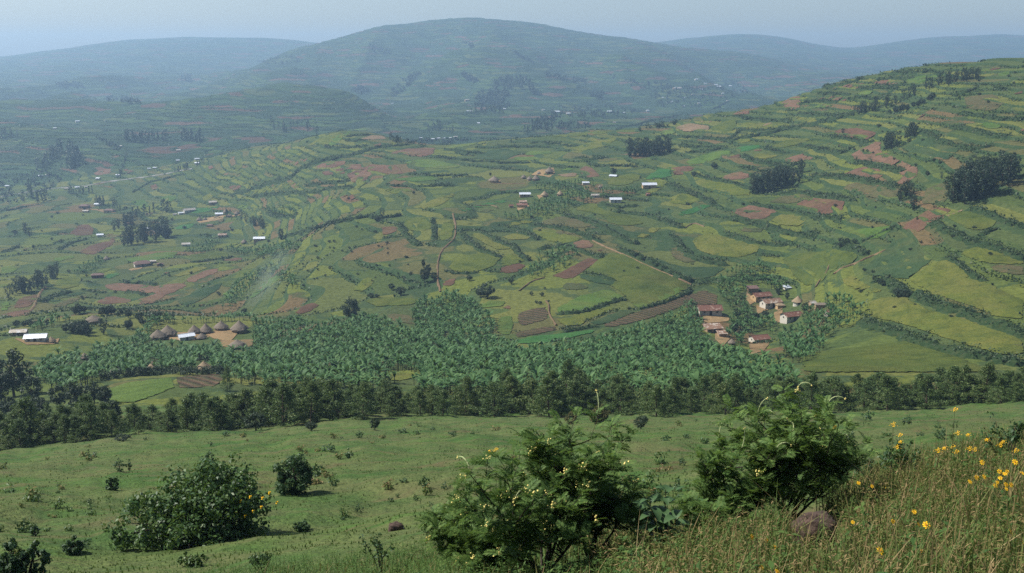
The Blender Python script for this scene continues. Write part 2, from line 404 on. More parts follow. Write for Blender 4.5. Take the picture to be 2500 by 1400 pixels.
FIELDS = """
C b 1465,560 1500,545 1690,548 1695,575 1640,580 1500,580
C b 1150,600 1240,575 1420,565 1440,590 1360,602 1200,605
C b 850,700 920,660 985,650 985,740 930,750 870,740
C b 1085,655 1170,650 1310,660 1300,690 1180,685 1090,685
C b 510,760 640,752 640,780 520,782
C t 110,870 240,835 375,855 360,890 320,908 180,895
C t 290,825 400,820 410,832 330,838
C t 680,838 810,832 815,860 720,868
C y 370,870 480,810 560,815 560,850 530,890 500,915 380,910
C y 540,915 640,905 650,960 590,978 510,965
C y 935,790 1100,800 1110,825 1050,850 935,840
C y 560,830 850,835 920,845 900,870 700,885 570,880
C l 0,890 100,885 200,905 180,925 0,920
C l 970,750 1350,745 1340,770 1140,770 970,765
C l 980,705 1300,705 1350,740 1000,735
C l 1700,540 1760,515 1960,505 1960,530 1850,545 1800,580 1700,580
C l 1290,620 1490,612 1490,645 1310,650
C d 1500,620 1620,615 1620,640 1500,650
C e 560,1000 720,975 720,1000 600,1035 520,1030
C l 190,1100 350,1040 520,1015 510,1050 350,1110 230,1130
C b 450,1090 530,1050 590,1045 590,1070 490,1095
C b 640,1030 700,1005 735,1015 720,1030
C y 610,1055 720,1040 840,1055 780,1085 640,1075
C y 780,1000 830,960 1050,935 1060,955 980,985 860,1005
C b 1060,965 1150,955 1200,960 1290,990 1190,1000 1100,975
C b 1130,900 1290,870 1360,865 1500,895 1480,945 1400,950 1230,920
C t 1340,850 1400,830 1430,845 1370,865
C b 860,1090 980,1035 1090,1075 1010,1110 900,1105
C b 1320,1050 1500,960 1540,960 1530,1020 1640,1075 1790,1140 1780,1190 1700,1260 1620,1255 1680,1200 1600,1160 1450,1105 1350,1090
C b 1265,1185 1400,1125 1530,1150 1545,1190 1500,1225 1380,1200
C b 425,1215 550,1155 640,1180 645,1205 550,1225
C y 240,1240 320,1220 560,1250 650,1290 640,1330 480,1330 320,1280
C y 90,1340 230,1310 330,1350 240,1385 100,1389
C y 0,1230 70,1260 30,1300 0,1310
C e 0,1130 110,1140 110,1200 0,1225
C b 110,1140 190,1125 280,1130 220,1180 120,1215
C b 1700,820 1800,765 1880,770 1840,800 1730,825
C l 2090,830 2200,815 2380,850 2300,885 2150,850
C d 1660,1010 1780,930 1950,980 2080,1000 1990,1090 1790,1090
C b 2390,650 2500,610 2520,660
C b 2200,490 2300,460 2350,465 2240,495
C b 1960,470 2060,460 2010,480
C l 2300,500 2400,480 2420,510 2330,525
C b 2380,860 2500,830 2500,845 2400,870
C b 2420,900 2500,870 2500,900 2440,920
C o 1820,1290 1990,1220 2000,1330 1950,1389 1800,1389
C o 2090,660 2300,640 2380,700 2300,760 2100,740
C o 640,1130 900,1140 980,1170 850,1200 700,1180
C o 1700,1300 1500,1260 1350,1230 1250,1280 1400,1340 1600,1360
G b 500,330 640,275 820,315 830,330 720,390 650,385
G b 930,285 1040,230 1290,250 1280,320 1250,360 1100,340
G y 770,390 850,340 1030,360 1020,430 900,430
G y 1060,430 1220,395 1250,410 1080,450
G o 520,430 740,440 720,470 600,465
G y 240,520 350,470 480,500 720,560 690,610 540,640 400,630 280,590
G y 850,640 960,610 1100,600 1250,570 1370,610 1380,660 1250,700 1190,740 1100,830 1000,830 930,760
G l 1310,470 1400,440 1630,420 1580,480 1440,530 1320,500
G b 1660,430 1740,380 1890,290 2010,310 1990,330 1870,420 1740,490
G t 1890,390 2110,300 2500,105 2500,135 2130,302 1950,375
G y 1960,370 2090,315 2330,380 2300,430 2160,470
G y 1720,800 1860,680 1980,650 2130,720 2120,780 2250,810 2500,930 2500,1060 2300,1040 2100,960 1850,880
G y 2050,600 2200,560 2500,640 2500,690 2250,680 2110,650
G o 2250,690 2350,683 2500,700 2500,760 2300,740
G y 1440,910 1700,905 1850,990 2110,1060 2450,1180 2500,1205 2500,1320 2300,1290 2000,1200 1700,1100 1450,1040
G y 970,1300 1200,1130 1400,1080 1600,1170 1900,1270 2100,1330 2300,1420 1000,1420
G o 2250,1130 2420,1180 2500,1230 2500,1320 2330,1270
G d 1390,720 1500,640 1640,500 1740,500 1900,640 1850,680 1720,790 1600,780 1450,760
G d 0,660 200,700 400,700 500,695 400,770 240,800 200,800 0,700
G f 160,910 340,850 430,900 420,960 280,960 200,930
G o 60,560 150,570 290,650 240,690 120,640
G e 130,340 330,275 380,290 250,340 140,360
G y 90,215 200,200 320,250 240,290 130,270
G y 1210,755 1350,760 1450,830 1560,870 1400,890 1280,820
G o 860,220 1000,205 1100,235 1010,250 920,280 760,260
E y 1970,612 2050,625 2450,820 2460,850 2120,990 2020,920 1980,870 1900,820 1700,760 1740,730 1830,650 1930,600
E l 2470,830 2455,852 2110,1000 2050,950 2250,880 2330,830
E f 1850,1100 2120,995 2390,912 2500,900 2440,960 2200,1050 1900,1120
E b 1660,540 1770,505 1810,560 1760,580 1690,570
E b 1780,600 1900,565 1930,575 1800,610
E b 1520,765 1600,725 1760,640 1850,650 1800,690 1680,770 1640,790
E o 1560,810 1700,810 1780,840 1730,860 1600,860
E l 1540,990 1700,900 1900,850 2020,910 1900,960 1700,1008 1560,1018
E y 1550,1060 1700,1025 1950,960 1940,1000 1770,1060 1720,1100 1580,1110
E d 1730,1100 2000,990 2110,1000 1900,1090
E f 1270,1040 1300,1010 1480,965 1500,1020 1490,1060 1300,1110
E f 1250,1185 1290,1140 1540,1095 1555,1130 1400,1165
E e 1270,1200 1400,1172 1700,1140 1850,1120 1800,1150 1500,1215 1300,1225
E l 1140,1100 1160,1040 1250,1030 1270,1100 1240,1170 1150,1150
E l 1020,970 1100,930 1240,935 1180,970 1030,985
E b 1150,990 1240,955 1245,990 1180,1000
E y 240,935 350,905 550,910 650,930 560,960 330,975
E o 370,1010 550,1030 750,1080 600,1100 420,1060
E b 760,860 780,785 870,780 860,820 790,860
E b 1150,750 1180,700 1330,670 1350,690 1290,740
E y 810,710 850,660 950,620 1080,600 1180,640 1130,700 1000,740 870,740
E y 960,480 1040,465 1130,530 1250,570 1190,600 1100,570
E y 1180,645 1260,595 1340,660 1250,690 1140,720
E y 1170,500 1290,465 1380,500 1370,515 1230,520
E y 1370,450 1500,440 1620,480 1740,510 1600,550 1500,530 1410,490
E o 1500,468 1600,455 1700,478 1600,490
E y 1200,410 1410,360 1400,400 1330,410 1220,425
E y 1660,310 1820,250 1840,290 1900,320 2100,370 2150,410 2000,430 1900,400 1850,350
E y 2080,500 2250,400 2270,440 2150,510
E o 1400,400 1600,355 1800,410 1950,470 1800,440 1560,430
E y 500,420 540,370 700,350 730,380 720,430 650,470 560,460
E y 740,480 780,400 850,360 862,430 850,500 800,530 740,520
E b 350,430 440,420 480,440 460,480 370,490
E y 940,410 1000,390 990,410 960,420
E e 860,320 1100,260 1280,235 1260,250 1000,310 900,335
E o 900,360 1100,295 1200,300 1000,350
E y 600,300 720,240 870,195 860,220 780,280 650,320
E e 2140,110 2200,60 2340,20 2320,70 2200,110
E y 1850,110 2130,50 2120,110 2000,160 1900,140
E y 2150,190 2270,130 2280,170 2160,220
E e 2370,340 2500,290 2500,330 2400,370
E y 2310,230 2420,200 2480,230 2400,280 2330,270
E b 1700,60 1720,5 1800,30 1860,90 1760,100
E t 1540,72 1695,62 1690,90 1540,90
E l 560,90 720,80 750,110 600,125 400,110
E b 120,60 300,40 310,80 160,130
E b 0,20 240,0 450,10 500,40 520,70 410,80 320,50 120,40
E b 60,235 140,205 210,215 215,250 170,265
E t 20,310 90,295 90,315 50,325
E y 340,170 560,165 590,190 450,210
E y 150,880 240,780 330,760 300,830 220,890
E d 1690,770 1740,742 1970,795 1980,840 1800,810
E o 2310,560 2400,540 2500,640 2480,700 2400,650
B l 0,960 100,900 170,890 60,980 0,1000
B t 200,950 300,915 440,930 380,950
B b 290,985 360,960 370,990 310,1000
B y 420,960 520,970 550,990 440,990
B b 390,1040 520,1010 740,1000 720,1050 640,1070 500,1050
B l 500,1090 700,1080 920,1130 780,1150 560,1130
B l 1350,1020 1530,1025 1530,1045 1330,1060
B l 1230,1070 1400,1060 1480,1085 1300,1095
B d 970,1080 1100,1020 1230,1010 1320,1040 1200,1090
B l 780,1010 900,970 1050,955 980,990 850,1010
B b 1760,940 1850,935 1840,965 1770,965
B y 1640,1010 1800,960 1990,930 1900,990 1720,1030
B y 1480,930 1600,915 1900,885 1890,910 1640,930
B l 1540,1140 1700,1140 1690,1160 1540,1160
D b 465,475 530,415 600,410 640,440 630,490 500,490
D b 120,600 170,565 230,555 170,590
D b 530,600 600,560 740,520 720,480 760,460 790,500 780,540 700,590 640,620 560,620
D b 700,830 780,805 900,815 1060,830 1180,810 1230,815 1280,770 1400,720 1490,710 1480,740 1350,790 1200,870 1130,890 1040,950 920,960 1000,900 1050,880 960,880 860,870 740,860
D b 650,940 740,890 830,910 900,925 880,945 700,955
D b 1060,745 1140,725 1180,730 1110,760
D b 90,985 110,930 180,890 260,870 250,930 200,975
D o 310,990 400,940 520,900 640,880 560,920 440,970
D b 0,1030 100,1000 210,990 180,1030 60,1045
D b 2000,1010 2040,970 2120,940 2170,960 2120,1000 2030,1025
D b 1340,970 1450,895 1420,940 1360,975
D b 1490,655 1600,640 1700,635 1580,665
D e 1170,440 1260,395 1330,410 1290,440 1200,455
D y 1280,620 1480,590 1540,600 1570,632 1400,658 1290,668
D l 840,650 1100,600 1220,600 1180,640 900,680
D y 1090,790 1330,700 1480,690 1240,765
D y 390,780 450,760 560,770 540,830 440,855 350,850
D e 690,780 760,730 830,750 720,790
D y 640,740 720,700 770,710 700,745
D l 0,950 60,930 80,960 50,1000 0,1010
D l 0,700 100,690 130,720 60,750 0,760
D l 250,490 300,475 370,490 310,505
D l 330,660 400,630 500,620 520,640 400,665
D e 1230,310 1500,290 1420,330 1280,345
D l 880,260 980,240 1020,290 950,310
D y 1220,300 1290,250 1310,260 1250,310
D l 1580,290 1700,275 1720,300 1620,310
D y 1640,205 1750,170 1960,120 2060,130 2050,150 1800,200 1680,215
D d 260,950 350,920 480,880 600,860 700,840 640,870 500,900 380,940
D d 1200,930 1400,840 1520,800 1480,860 1360,930 1230,980
D l 1690,900 1800,800 1890,740 1920,770 1800,850 1700,940
D l 1500,880 1580,860 1600,900 1540,930
A b 2100,1150 2200,1105 2350,1090 2340,1120 2180,1160
A b 2170,1165 2330,1140 2350,1180 2200,1195
A b 2340,1190 2360,1160 2500,1150 2500,1220 2400,1245
A b 1930,1110 2000,1085 2120,1070 2080,1100 1980,1130
A b 630,1175 700,1150 790,1145 740,1180 650,1195
A b 830,1150 860,1140 940,1175 850,1180
A b 1540,1265 1570,1250 1640,1260 1620,1290 1560,1295
A b 1400,1130 1440,1120 1490,1145 1420,1160
A b 1010,1260 1060,1245 1090,1280 1030,1290
A y 1590,1130 1640,1110 1660,1160 1640,1195 1600,1190
A y 2080,990 2180,930 2320,890 2330,930 2280,980 2180,985
A l 2340,885 2460,870 2500,880 2400,905
A y 1360,1340 1430,1310 1450,1340 1400,1389
A l 1080,1350 1140,1320 1220,1340 1140,1380
"""
PATHS = """
G 2.4 1210,750 1260,710 1330,690 1460,630 1560,590
G 1.6 1085,840 1110,800 1160,740 1178,690 1185,640
E 2.6 850,340 872,430 860,510 820,550 770,590 745,680 745,790 765,870
E 2.4 1770,508 1870,560 1970,602 2200,710 2400,790 2465,822
E 1.8 1480,930 1500,960 1500,1020 1550,1100
E 1.8 1300,865 1380,800 1470,775
E 1.6 1000,290 1100,280 1150,295
E 1.6 1170,135 1240,138 1340,135
D 4.0 180,1030 230,970 255,920 265,880 310,840
G 1.4 200,440 260,400 330,430
"""
HEDGES = """
C 1 1690,498 1750,492 1950,495
C 1 1600,490 1700,500
C 1.2 1440,530 1300,570 1200,585 1080,600
C 1 1480,545 1600,540 1750,530
C 1 1480,578 1600,585 1700,578
C 1 1370,602 1500,605 1650,600
C 1 1100,640 1250,645 1320,650
C 1.2 985,700 1100,690 1240,690
C 1 1310,665 1450,670 1550,665
C 1 970,770 1100,790 1340,775
C 1.2 560,790 620,815 800,825 920,825
C 1.6 520,950 700,925 930,870 1100,845 1300,790 1340,770
C 1.1 330,940 450,950 510,940 560,890 640,885 800,880
C 1 0,930 200,930 340,945
C 1 160,980 300,1000 480,1010
C 1 200,1040 330,1030 450,1010
C 1.3 590,1060 640,1090 760,1120 900,1135 960,1110
C 1 740,1000 800,1030 900,1045
C 1 580,1140 700,1165 850,1150
C 1.2 970,990 1080,1010 1160,1030 1290,1040 1330,1000
C 1 1180,930 1300,945 1420,970 1480,960
C 1.1 250,1180 330,1210 450,1230 560,1260 640,1290
C 1.2 60,1250 200,1290 300,1350 400,1389
C 1 1350,1095 1450,1110 1560,1140 1680,1165
C 1 1050,1195 1200,1200 1280,1195 1400,1215 1520,1250 1630,1275
C 1 860,1310 1000,1310 1100,1330 1300,1350
C 1.2 1790,890 1900,940 2000,990 2190,1010 2290,990
C 1.3 1990,870 2080,870 2180,900 2300,930 2400,930
C 1.1 2060,770 2250,800 2350,820 2500,810
C 1.3 2040,640 2110,625 2190,600
C 1.1 2290,600 2370,605
C 1 1430,475 1600,480
C 1 880,610 1000,610 1100,600
C 1.2 390,740 440,715 500,690
C 1 950,650 1050,620
G 1.4 70,140 180,175 300,230 400,280
G 1.1 640,270 760,300 860,315 920,320
G 1.5 500,370 620,400 720,420 850,460 960,490 1100,490
G 1.1 930,325 1060,355 1200,375 1260,380
G 1.1 860,200 1000,190 1100,220 1250,230 1340,250
G 1 1070,95 1200,95 1400,100 1500,130 1640,155
G 1.6 110,490 170,570 240,640 350,670 500,690
G 1.2 480,480 600,510 700,540 850,560 900,550
G 1.6 1240,540 1300,570 1390,600 1420,620
G 0.7 1400,530 1500,490 1630,420
G 1.6 1880,400 1960,450 2050,490 2200,560 2350,600 2500,660
G 1.3 2120,300 2250,340 2370,390 2500,440
G 0.9 2200,490 2260,460 2310,440
G 1 1970,630 2050,680 2120,740 2230,800
G 1.5 1480,800 1560,790 1680,880 1720,900
G 1.7 1750,890 1900,960 2110,1020 2200,1060 2380,1110 2500,1180
G 1.7 1410,1060 1500,1110 1700,1180 1830,1230 1990,1270 2150,1310 2300,1335 2500,1375
E 1 380,145 500,160 700,155 860,150
E 1 0,127 80,130 145,122
E 1 530,70 650,85 950,80
E 1.3 480,410 540,490 580,540 630,560
E 1 710,370 715,440 730,520
E 1.4 900,480 1000,560 1060,600 1180,640
E 1.2 1020,460 1100,490 1200,550 1270,570 1290,620 1370,660
E 1.1 1200,430 1330,460 1430,520
E 1.4 1380,420 1530,430 1680,460 1760,500 1870,540
E 1.5 1600,350 1730,380 1850,430 1950,480 2050,540 2110,540
E 1.4 1930,330 2050,340 2200,360 2300,400 2400,440
E 1.5 1990,590 2150,650 2280,715 2400,785 2480,795
E 1.3 1720,752 1850,765 1960,805
E 1.3 1420,590 1560,560 1700,590 1870,640
E 0.8 800,730 900,750 1020,740
E 0.9 1550,1020 1750,1010 1950,930 2020,920
E 0.9 1600,1140 1720,1120 1850,1100
E 0.7 2120,990 2300,940 2420,890 2460,850
E 1.3 0,410 120,390 260,360 330,370 500,355
E 0.9 360,510 500,490
E 1 1850,260 1900,290 2000,295 2110,285
A 1.7 1560,1330 1700,1290 1830,1240 1960,1220 2030,1150 2150,1100 2280,1075 2400,1060 2500,1020
A 1.2 2060,1260 2200,1250 2370,1230
A 1.1 1720,1340 1800,1325 1960,1310 2130,1305 2280,1275 2400,1280
A 1 2200,1000 2330,1010 2500,990
A 0.9 2340,930 2500,915
A 0.9 2350,960 2500,950
A 1.1 1000,1240 1150,1210 1250,1180
A 0.8 900,1310 1000,1250
B 1.3 0,1085 150,1060 300,1010 400,995 560,985
B 1 730,1060 900,1090 1060,1100
B 1 1060,1095 1200,1110 1380,1105
B 1.1 780,1020 900,1030 1060,1040
B 1 1140,990 1300,1005 1500,1000
B 1 1370,970 1500,975 1700,1000
B 1.2 1660,1075 1790,1085 1860,1075
B 1.1 1520,1135 1600,1140 1700,1135
B 1 1790,1060 1900,1075
B 1.1 1770,1115 1900,1130 2100,1130
B 1.1 1910,890 2080,850 2250,810 2400,780
B 1 1000,945 1200,945 1430,930
D 1 0,320 100,310 200,290
D 1 400,590 480,540 590,510
D 1.2 260,950 350,905 490,870
D 1 800,805 920,810 1060,825
D 1 860,870 940,880 1000,900
D 0.8 1290,670 1450,655 1590,632
D 1.3 1900,510 2030,470 2150,440 2270,400 2400,380
D 1.2 1810,330 1850,350 1930,365 2010,355
D 0.8 560,855 640,870 720,880
D 1 0,610 60,590 130,560
"""
def m_crop(name, stops, rows=0.0, soil=(.06, .032, .019), soil_amt=0.25, bump=.6, alt=(.1, .095, .03), soft=True):
    g = G(mat(name)); p = g.pos()
    rnd = g.n('ObjectInfo').outputs['Random']
    n1 = g.noise(p, .06, 4, .6); n2 = g.noise(p, .6, 4, .65); n3 = g.noise(p, 2.2, 3, .7)
    c = g.ramp(g.math('ADD', g.math('MULTIPLY', n1, .7), g.math('MULTIPLY', g.math('SUBTRACT', rnd, .5), .45)), stops)
    c = g.mix(g.math('MULTIPLY', g.math('SUBTRACT', n2, .45, clamp=True), soil_amt * 8, clamp=True), c, soil)
    n4 = g.noise(p, .03, 5, .65)
    c = g.mix(g.math('MULTIPLY', g.math('SUBTRACT', n4, .5, clamp=True), 4.0, clamp=True), c, g.mix(.6, c, alt))
    c = g.mix(g.math('MULTIPLY', g.math('SUBTRACT', .47, n4, clamp=True), 3.0, clamp=True), c, g.mix(.6, c, soil))
    stv = g.n('Mapping', {'Vector': p, 'Scale': (.05, .05, .9)})
    n5 = g.noise(stv.outputs[0], 1.0, 4, .6)
    c = g.mix(g.math('MULTIPLY', g.math('SUBTRACT', n5, .5, clamp=True), 3.5, clamp=True), c, g.mix(1.0, c, (.55, .62, .6), 'MULTIPLY'))
    n6 = g.noise(p, .22, 4, .65)
    c = g.mix(g.math('MULTIPLY', g.math('SUBTRACT', n6, .5, clamp=True), 3.5, clamp=True), c, g.mix(1.0, c, (.5, .6, .6), 'MULTIPLY'))
    dk = g.mix(1.0, c, (.35, .38, .33), 'MULTIPLY')
    c = g.mix(g.math('MULTIPLY', g.math('SUBTRACT', n3, .42, clamp=True), 2.2, clamp=True), c, dk)
    h = g.math('ADD', n2, n3)
    if rows:
        co = g.n('TexCoord').outputs['Object']
        w = g.n('TexWave', {'Vector': p, 'Scale': rows, 'Distortion': 2.0, 'Detail': 2.0, 'Detail Scale': .6}, bands_direction='DIAGONAL')
        c = g.mix(g.math('MULTIPLY', w.outputs['Fac'], .6), c, (.032, .05, .018))
        h = g.math('ADD', h, g.math('MULTIPLY', w.outputs['Fac'], 1.2))
    d = g.diffuse(c, .95, .1, g.bump(h, bump, .8))
    if not soft: return g.out(d)
    # plots thin out raggedly towards their edges
    ragged = g.math('ADD', g.math('MULTIPLY', g.noise(p, .45, 4, .7), .75), g.math('MULTIPLY', g.noise(p, .09, 3, .6), .55))
    mask = g.math('GREATER_THAN', g.attr('inset'), g.math('SUBTRACT', ragged, .5))
    mx = g.n('MixShader', {0: mask}); tr = g.n('BsdfTransparent')
    g.t.links.new(tr.outputs[0], mx.inputs[1]); g.t.links.new(d.outputs[0], mx.inputs[2])
    return g.out(mx)
CROP = {
 'b': m_crop('tilled_red_soil', [(.1, (.085, .045, .028)), (.35, (.125, .066, .042)), (.6, (.155, .088, .056))], 0, (.07, .068, .032), .12, .5),
 't': m_crop('dry_pale_soil', [(.1, (.17, .115, .07)), (.5, (.24, .17, .11))], 0, (.12, .11, .05), .1, .4),
 'y': m_crop('ripening_yellow_green_crop', [(.1, (.066, .088, .018)), (.35, (.1, .118, .02)), (.6, (.135, .135, .028))], 0, (.045, .075, .02), .3),
 'l': m_crop('light_green_crop', [(.1, (.052, .1, .02)), (.35, (.076, .128, .024)), (.6, (.105, .14, .03))], 0, (.05, .085, .022), .2),
 'e': m_crop('emerald_crop', [(.1, (.028, .1, .026)), (.5, (.045, .125, .03))], 0, (.035, .08, .024), .15),
 'd': m_crop('dark_green_crop', [(.1, (.028, .056, .022)), (.5, (.045, .076, .028))], 0, (.02, .045, .018), .3),
 'o': m_crop('weedy_fallow', [(.1, (.066, .072, .028)), (.35, (.1, .08, .038)), (.6, (.07, .085, .03))], 0, (.04, .07, .022), .35),
 'f': m_crop('ridged_seed_bed', [(.1, (.1, .06, .038)), (.5, (.13, .08, .05))], .16, (.05, .062, .026), .15, .8),
}
M_PATH = m_crop('trodden_earth', [(.1, (.13, .085, .05)), (.5, (.19, .125, .07))], 0, (.09, .075, .035), .1, .3, soft=False)
CROP_H = {'b': .12, 't': .12, 'f': .16, 'y': .42, 'l': .36, 'e': .3, 'd': .38, 'o': .22}

def inside(poly, x, y):
    n = len(poly); r = np.zeros(np.shape(x), bool); j = n - 1
    for i in range(n):
        xi, yi = poly[i]; xj, yj = poly[j]
        c = ((yi > y) != (yj > y)) & (x < (xj - xi) * (y - yi) / (yj - yi + 1e-12) + xi)
        r ^= c; j = i
    return r
def densify(pp, step, closed=True, jit=0.0, rg=None):
    out = []
    n = len(pp)
    for i in range(n if closed else n - 1):
        a, b = pp[i], pp[(i + 1) % n]
        k = max(1, int(math.hypot(b[0] - a[0], b[1] - a[1]) / step))
        for q in range(k):
            t = q / k
            out.append((a[0] + (b[0] - a[0]) * t, a[1] + (b[1] - a[1]) * t))
    if not closed: out.append(pp[-1])
    if jit:
        out = [(x + rg.normal() * jit, y + rg.normal() * jit) for x, y in out]
    return out
def chaikin(pp, closed=True):
    out = []
    n = len(pp)
    for i in range(n if closed else n - 1):
        a, b = pp[i], pp[(i + 1) % n]
        out += [(a[0] * .78 + b[0] * .22, a[1] * .78 + b[1] * .22), (a[0] * .22 + b[0] * .78, a[1] * .22 + b[1] * .78)]
    if not closed: out = [pp[0]] + out + [pp[-1]]
    return out
def round_corners(pp):
    out = []
    n = len(pp)
    for i in range(n):
        a, b, c = pp[i - 1], pp[i], pp[(i + 1) % n]
        out += [(b[0] * .94 + a[0] * .06, b[1] * .94 + a[1] * .06), (b[0] * .94 + c[0] * .06, b[1] * .94 + c[1] * .06)]
    return out
def drape(pix, lift, m, name, parent, label=None, rg=RNG):
    """a sheet following the ground inside a pixel outline, with a short skirt"""
    pix = densify(round_corners(pix), 7, True, 0.5, rg)
    X, Y, Z = hit([q[0] for q in pix], [q[1] for q in pix])
    ymed = np.median(Y)
    keep = (Y < ymed * 1.22) & (Y > ymed * 0.80)
    X, Y = X[keep], Y[keep]
    poly = list(zip(X, Y))
    if len(poly) < 4: return None
    sp = max(3.0, min(9.0, ymed * 0.011))
    gx, gy = np.meshgrid(np.arange(X.min(), X.max(), sp), np.arange(Y.min(), Y.max(), sp))
    gx = gx.ravel() + rg.uniform(-.2, .2, gx.size) * sp; gy = gy.ravel() + rg.uniform(-.2, .2, gy.size) * sp
    ins = inside(poly, gx, gy); gx, gy = gx[ins], gy[ins]
    vin = [Vector((x, y)) for x, y in poly] + [Vector((x, y)) for x, y in zip(gx, gy)]
    nb = len(poly)
    vo, eo, fo, ov, oe, of = delaunay_2d_cdt(vin, [], [list(range(nb))], 1, 1e-4)
    if not fo: return None
    xs = np.array([v.x for v in vo]); ys = np.array([v.y for v in vo])
    zs = ground(xs, ys)
    bp = np.array(poly); bq = np.roll(bp, -1, 0); ab = bq - bp
    q = np.c_[xs, ys]
    tt = np.clip(((q[:, None] - bp[None]) * ab[None]).sum(-1) / ((ab ** 2).sum(-1)[None] + 1e-9), 0, 1)
    dist = np.sqrt((((bp[None] + tt[..., None] * ab[None]) - q[:, None]) ** 2).sum(-1)).min(1)
    wid = max(1.5, min(4.5, ymed * .0065))
    inset = np.clip(dist / wid, 0, 1)
    inset[dist < .05] = 0
    V = np.c_[xs, ys, zs + .1 + lift * np.clip(.25 + inset, 0, 1)]
    me = mesh_np(name, V, np.array([f for f in fo if len(f) == 3]), True, {'inset': inset})
    return link(name, me, m, hillside if ymed < 1330 else hills, label)
FIELD_LABEL = {'b': 'bare tilled red-brown plot', 't': 'dry pale earth plot', 'f': 'ridged brown seed bed', 'y': 'yellow-green ripening plot', 'e': 'bright emerald plot', 'd': 'dark green plot', 'o': 'weedy fallow plot', 'l': 'light green plot'}
for i, ln in enumerate(FIELDS.strip().splitlines()):
    tl, ty, *rest = ln.split()
    drape(rd(tl, ' '.join(rest)), CROP_H[ty] * .5 + 0.12 + 0.02 * (i % 6), CROP[ty], 'field', hillside, FIELD_LABEL[ty])

def ribbon(pix, width, lift, m, name, parent):
    pix = densify(chaikin(pix, False), 5, False, .25, RNG)
    X, Y, Z = hit([q[0] for q in pix], [q[1] for q in pix])
    C = np.c_[X, Y]
    d = np.gradient(C, axis=0); d /= np.linalg.norm(d, axis=1)[:, None] + 1e-9
    nrm = np.c_[-d[:, 1], d[:, 0]]
    V = []
    for k in (-1, -.4, .4, 1):
        q = C + nrm * k * width * .5 * (1 + .25 * RNG.normal(size=(len(C), 1)))
        V.append(np.c_[q, ground(q[:, 0], q[:, 1]) + (lift if abs(k) < .9 else -.05)])
    n = len(C); V = np.stack(V, 1).reshape(-1, 3)
    F = [[i * 4 + k, i * 4 + k + 1, i * 4 + k + 5, i * 4 + k + 4] for i in range(n - 1) for k in range(3)]
    return link(name, mesh_np(name, V, F), m, parent)
for ln in PATHS.strip().splitlines():
    tl, w, *rest = ln.split()
    ribbon(rd(tl, ' '.join(rest)), float(w) * .42, .5, M_PATH, 'footpath', hillside)
# the straight pale road along the far side of the left valley
def m_plain(name, col, rough=.9, scale=1.5, var=.3, spec=.2, bump=.3, bd=.1):
    g = G(mat(name)); p = g.n('TexCoord').outputs['Object']
    n = g.noise(p, scale, 5, .65)
    c = g.mix(g.math('MULTIPLY', n, 1.0), tuple(x * (1 - var) for x in col), tuple(min(1, x * (1 + var)) for x in col))
    return g.out(g.diffuse(c, rough, spec, g.bump(n, bump, bd)))
M_ROAD = m_plain('pale_gravel_road', (.17, .165, .15), .9, .05)
rp = [(0, 482), (40, 474), (120, 462), (208, 455), (250, 446), (320, 437), (380, 430), (470, 412)]
o = ribbon(rp, 2.8, .7, M_ROAD, 'road', None)
o['kind'] = 'structure'; o['label'] = 'pale straight road along the floor of the left valley'

# ---------------------------------------------------------------- foliage materials
def m_leaf(name, stops, trans=.3, rough=.6, spec=.3, patch=0):
    g = G(mat(name))
    geo = g.n('NewGeometry')
    rnd = geo.outputs['Random Per Island']; oi = g.n('ObjectInfo').outputs['Random']
    f = g.math('ADD', g.math('MULTIPLY', rnd, .75), g.math('MULTIPLY', oi, .25))
    if patch: f = g.math('ADD', g.math('MULTIPLY', f, .55), g.math('MULTIPLY', g.math('SUBTRACT', g.noise(g.pos(), patch, 3, .6), .28), 1.1), clamp=True)
    c = g.ramp(f, stops)
    d = g.diffuse(c, rough, spec)
    if trans <= 0: return g.out(d)
    t = g.n('BsdfTranslucent', {'Color': g.mix(.5, c, (.09, .14, .012))})
    mx = g.n('MixShader', {0: trans}); g.t.links.new(d.outputs[0], mx.inputs[1]); g.t.links.new(t.outputs[0], mx.inputs[2])
    return g.out(mx)
M_HEDGE = m_leaf('hedge_leaves', [(0, (.016, .034, .011)), (.4, (.027, .053, .017)), (.75, (.045, .073, .023)), (1, (.075, .072, .032))], .15)
M_EUC = m_leaf('eucalyptus_leaves', [(0, (.012, .026, .011)), (.5, (.022, .042, .018)), (1, (.036, .058, .024))], .12)
M_EUCY = m_leaf('young_eucalyptus_leaves', [(0, (0.036, 0.072, 0.021)), (.45, (0.066, 0.112, 0.030)), (.8, (0.105, 0.148, 0.040)), (1, (0.155, 0.169, 0.057))], .3)
M_BANANA = m_leaf('banana_leaves', [(0, (.022, .066, .02)), (.3, (.042, .1, .03)), (.62, (.07, .142, .042)), (.88, (.115, .19, .062)), (.96, (.17, .2, .08)), (1, (.2, .16, .075))], .25, .62, .2, patch=.16)
M_BARK = m_plain('grey_brown_bark', (.075, .055, .04), .95, 3.0)
M_STEM = m_plain('fleshy_green_stem', (.09, .1, .04), .8, 2.0)

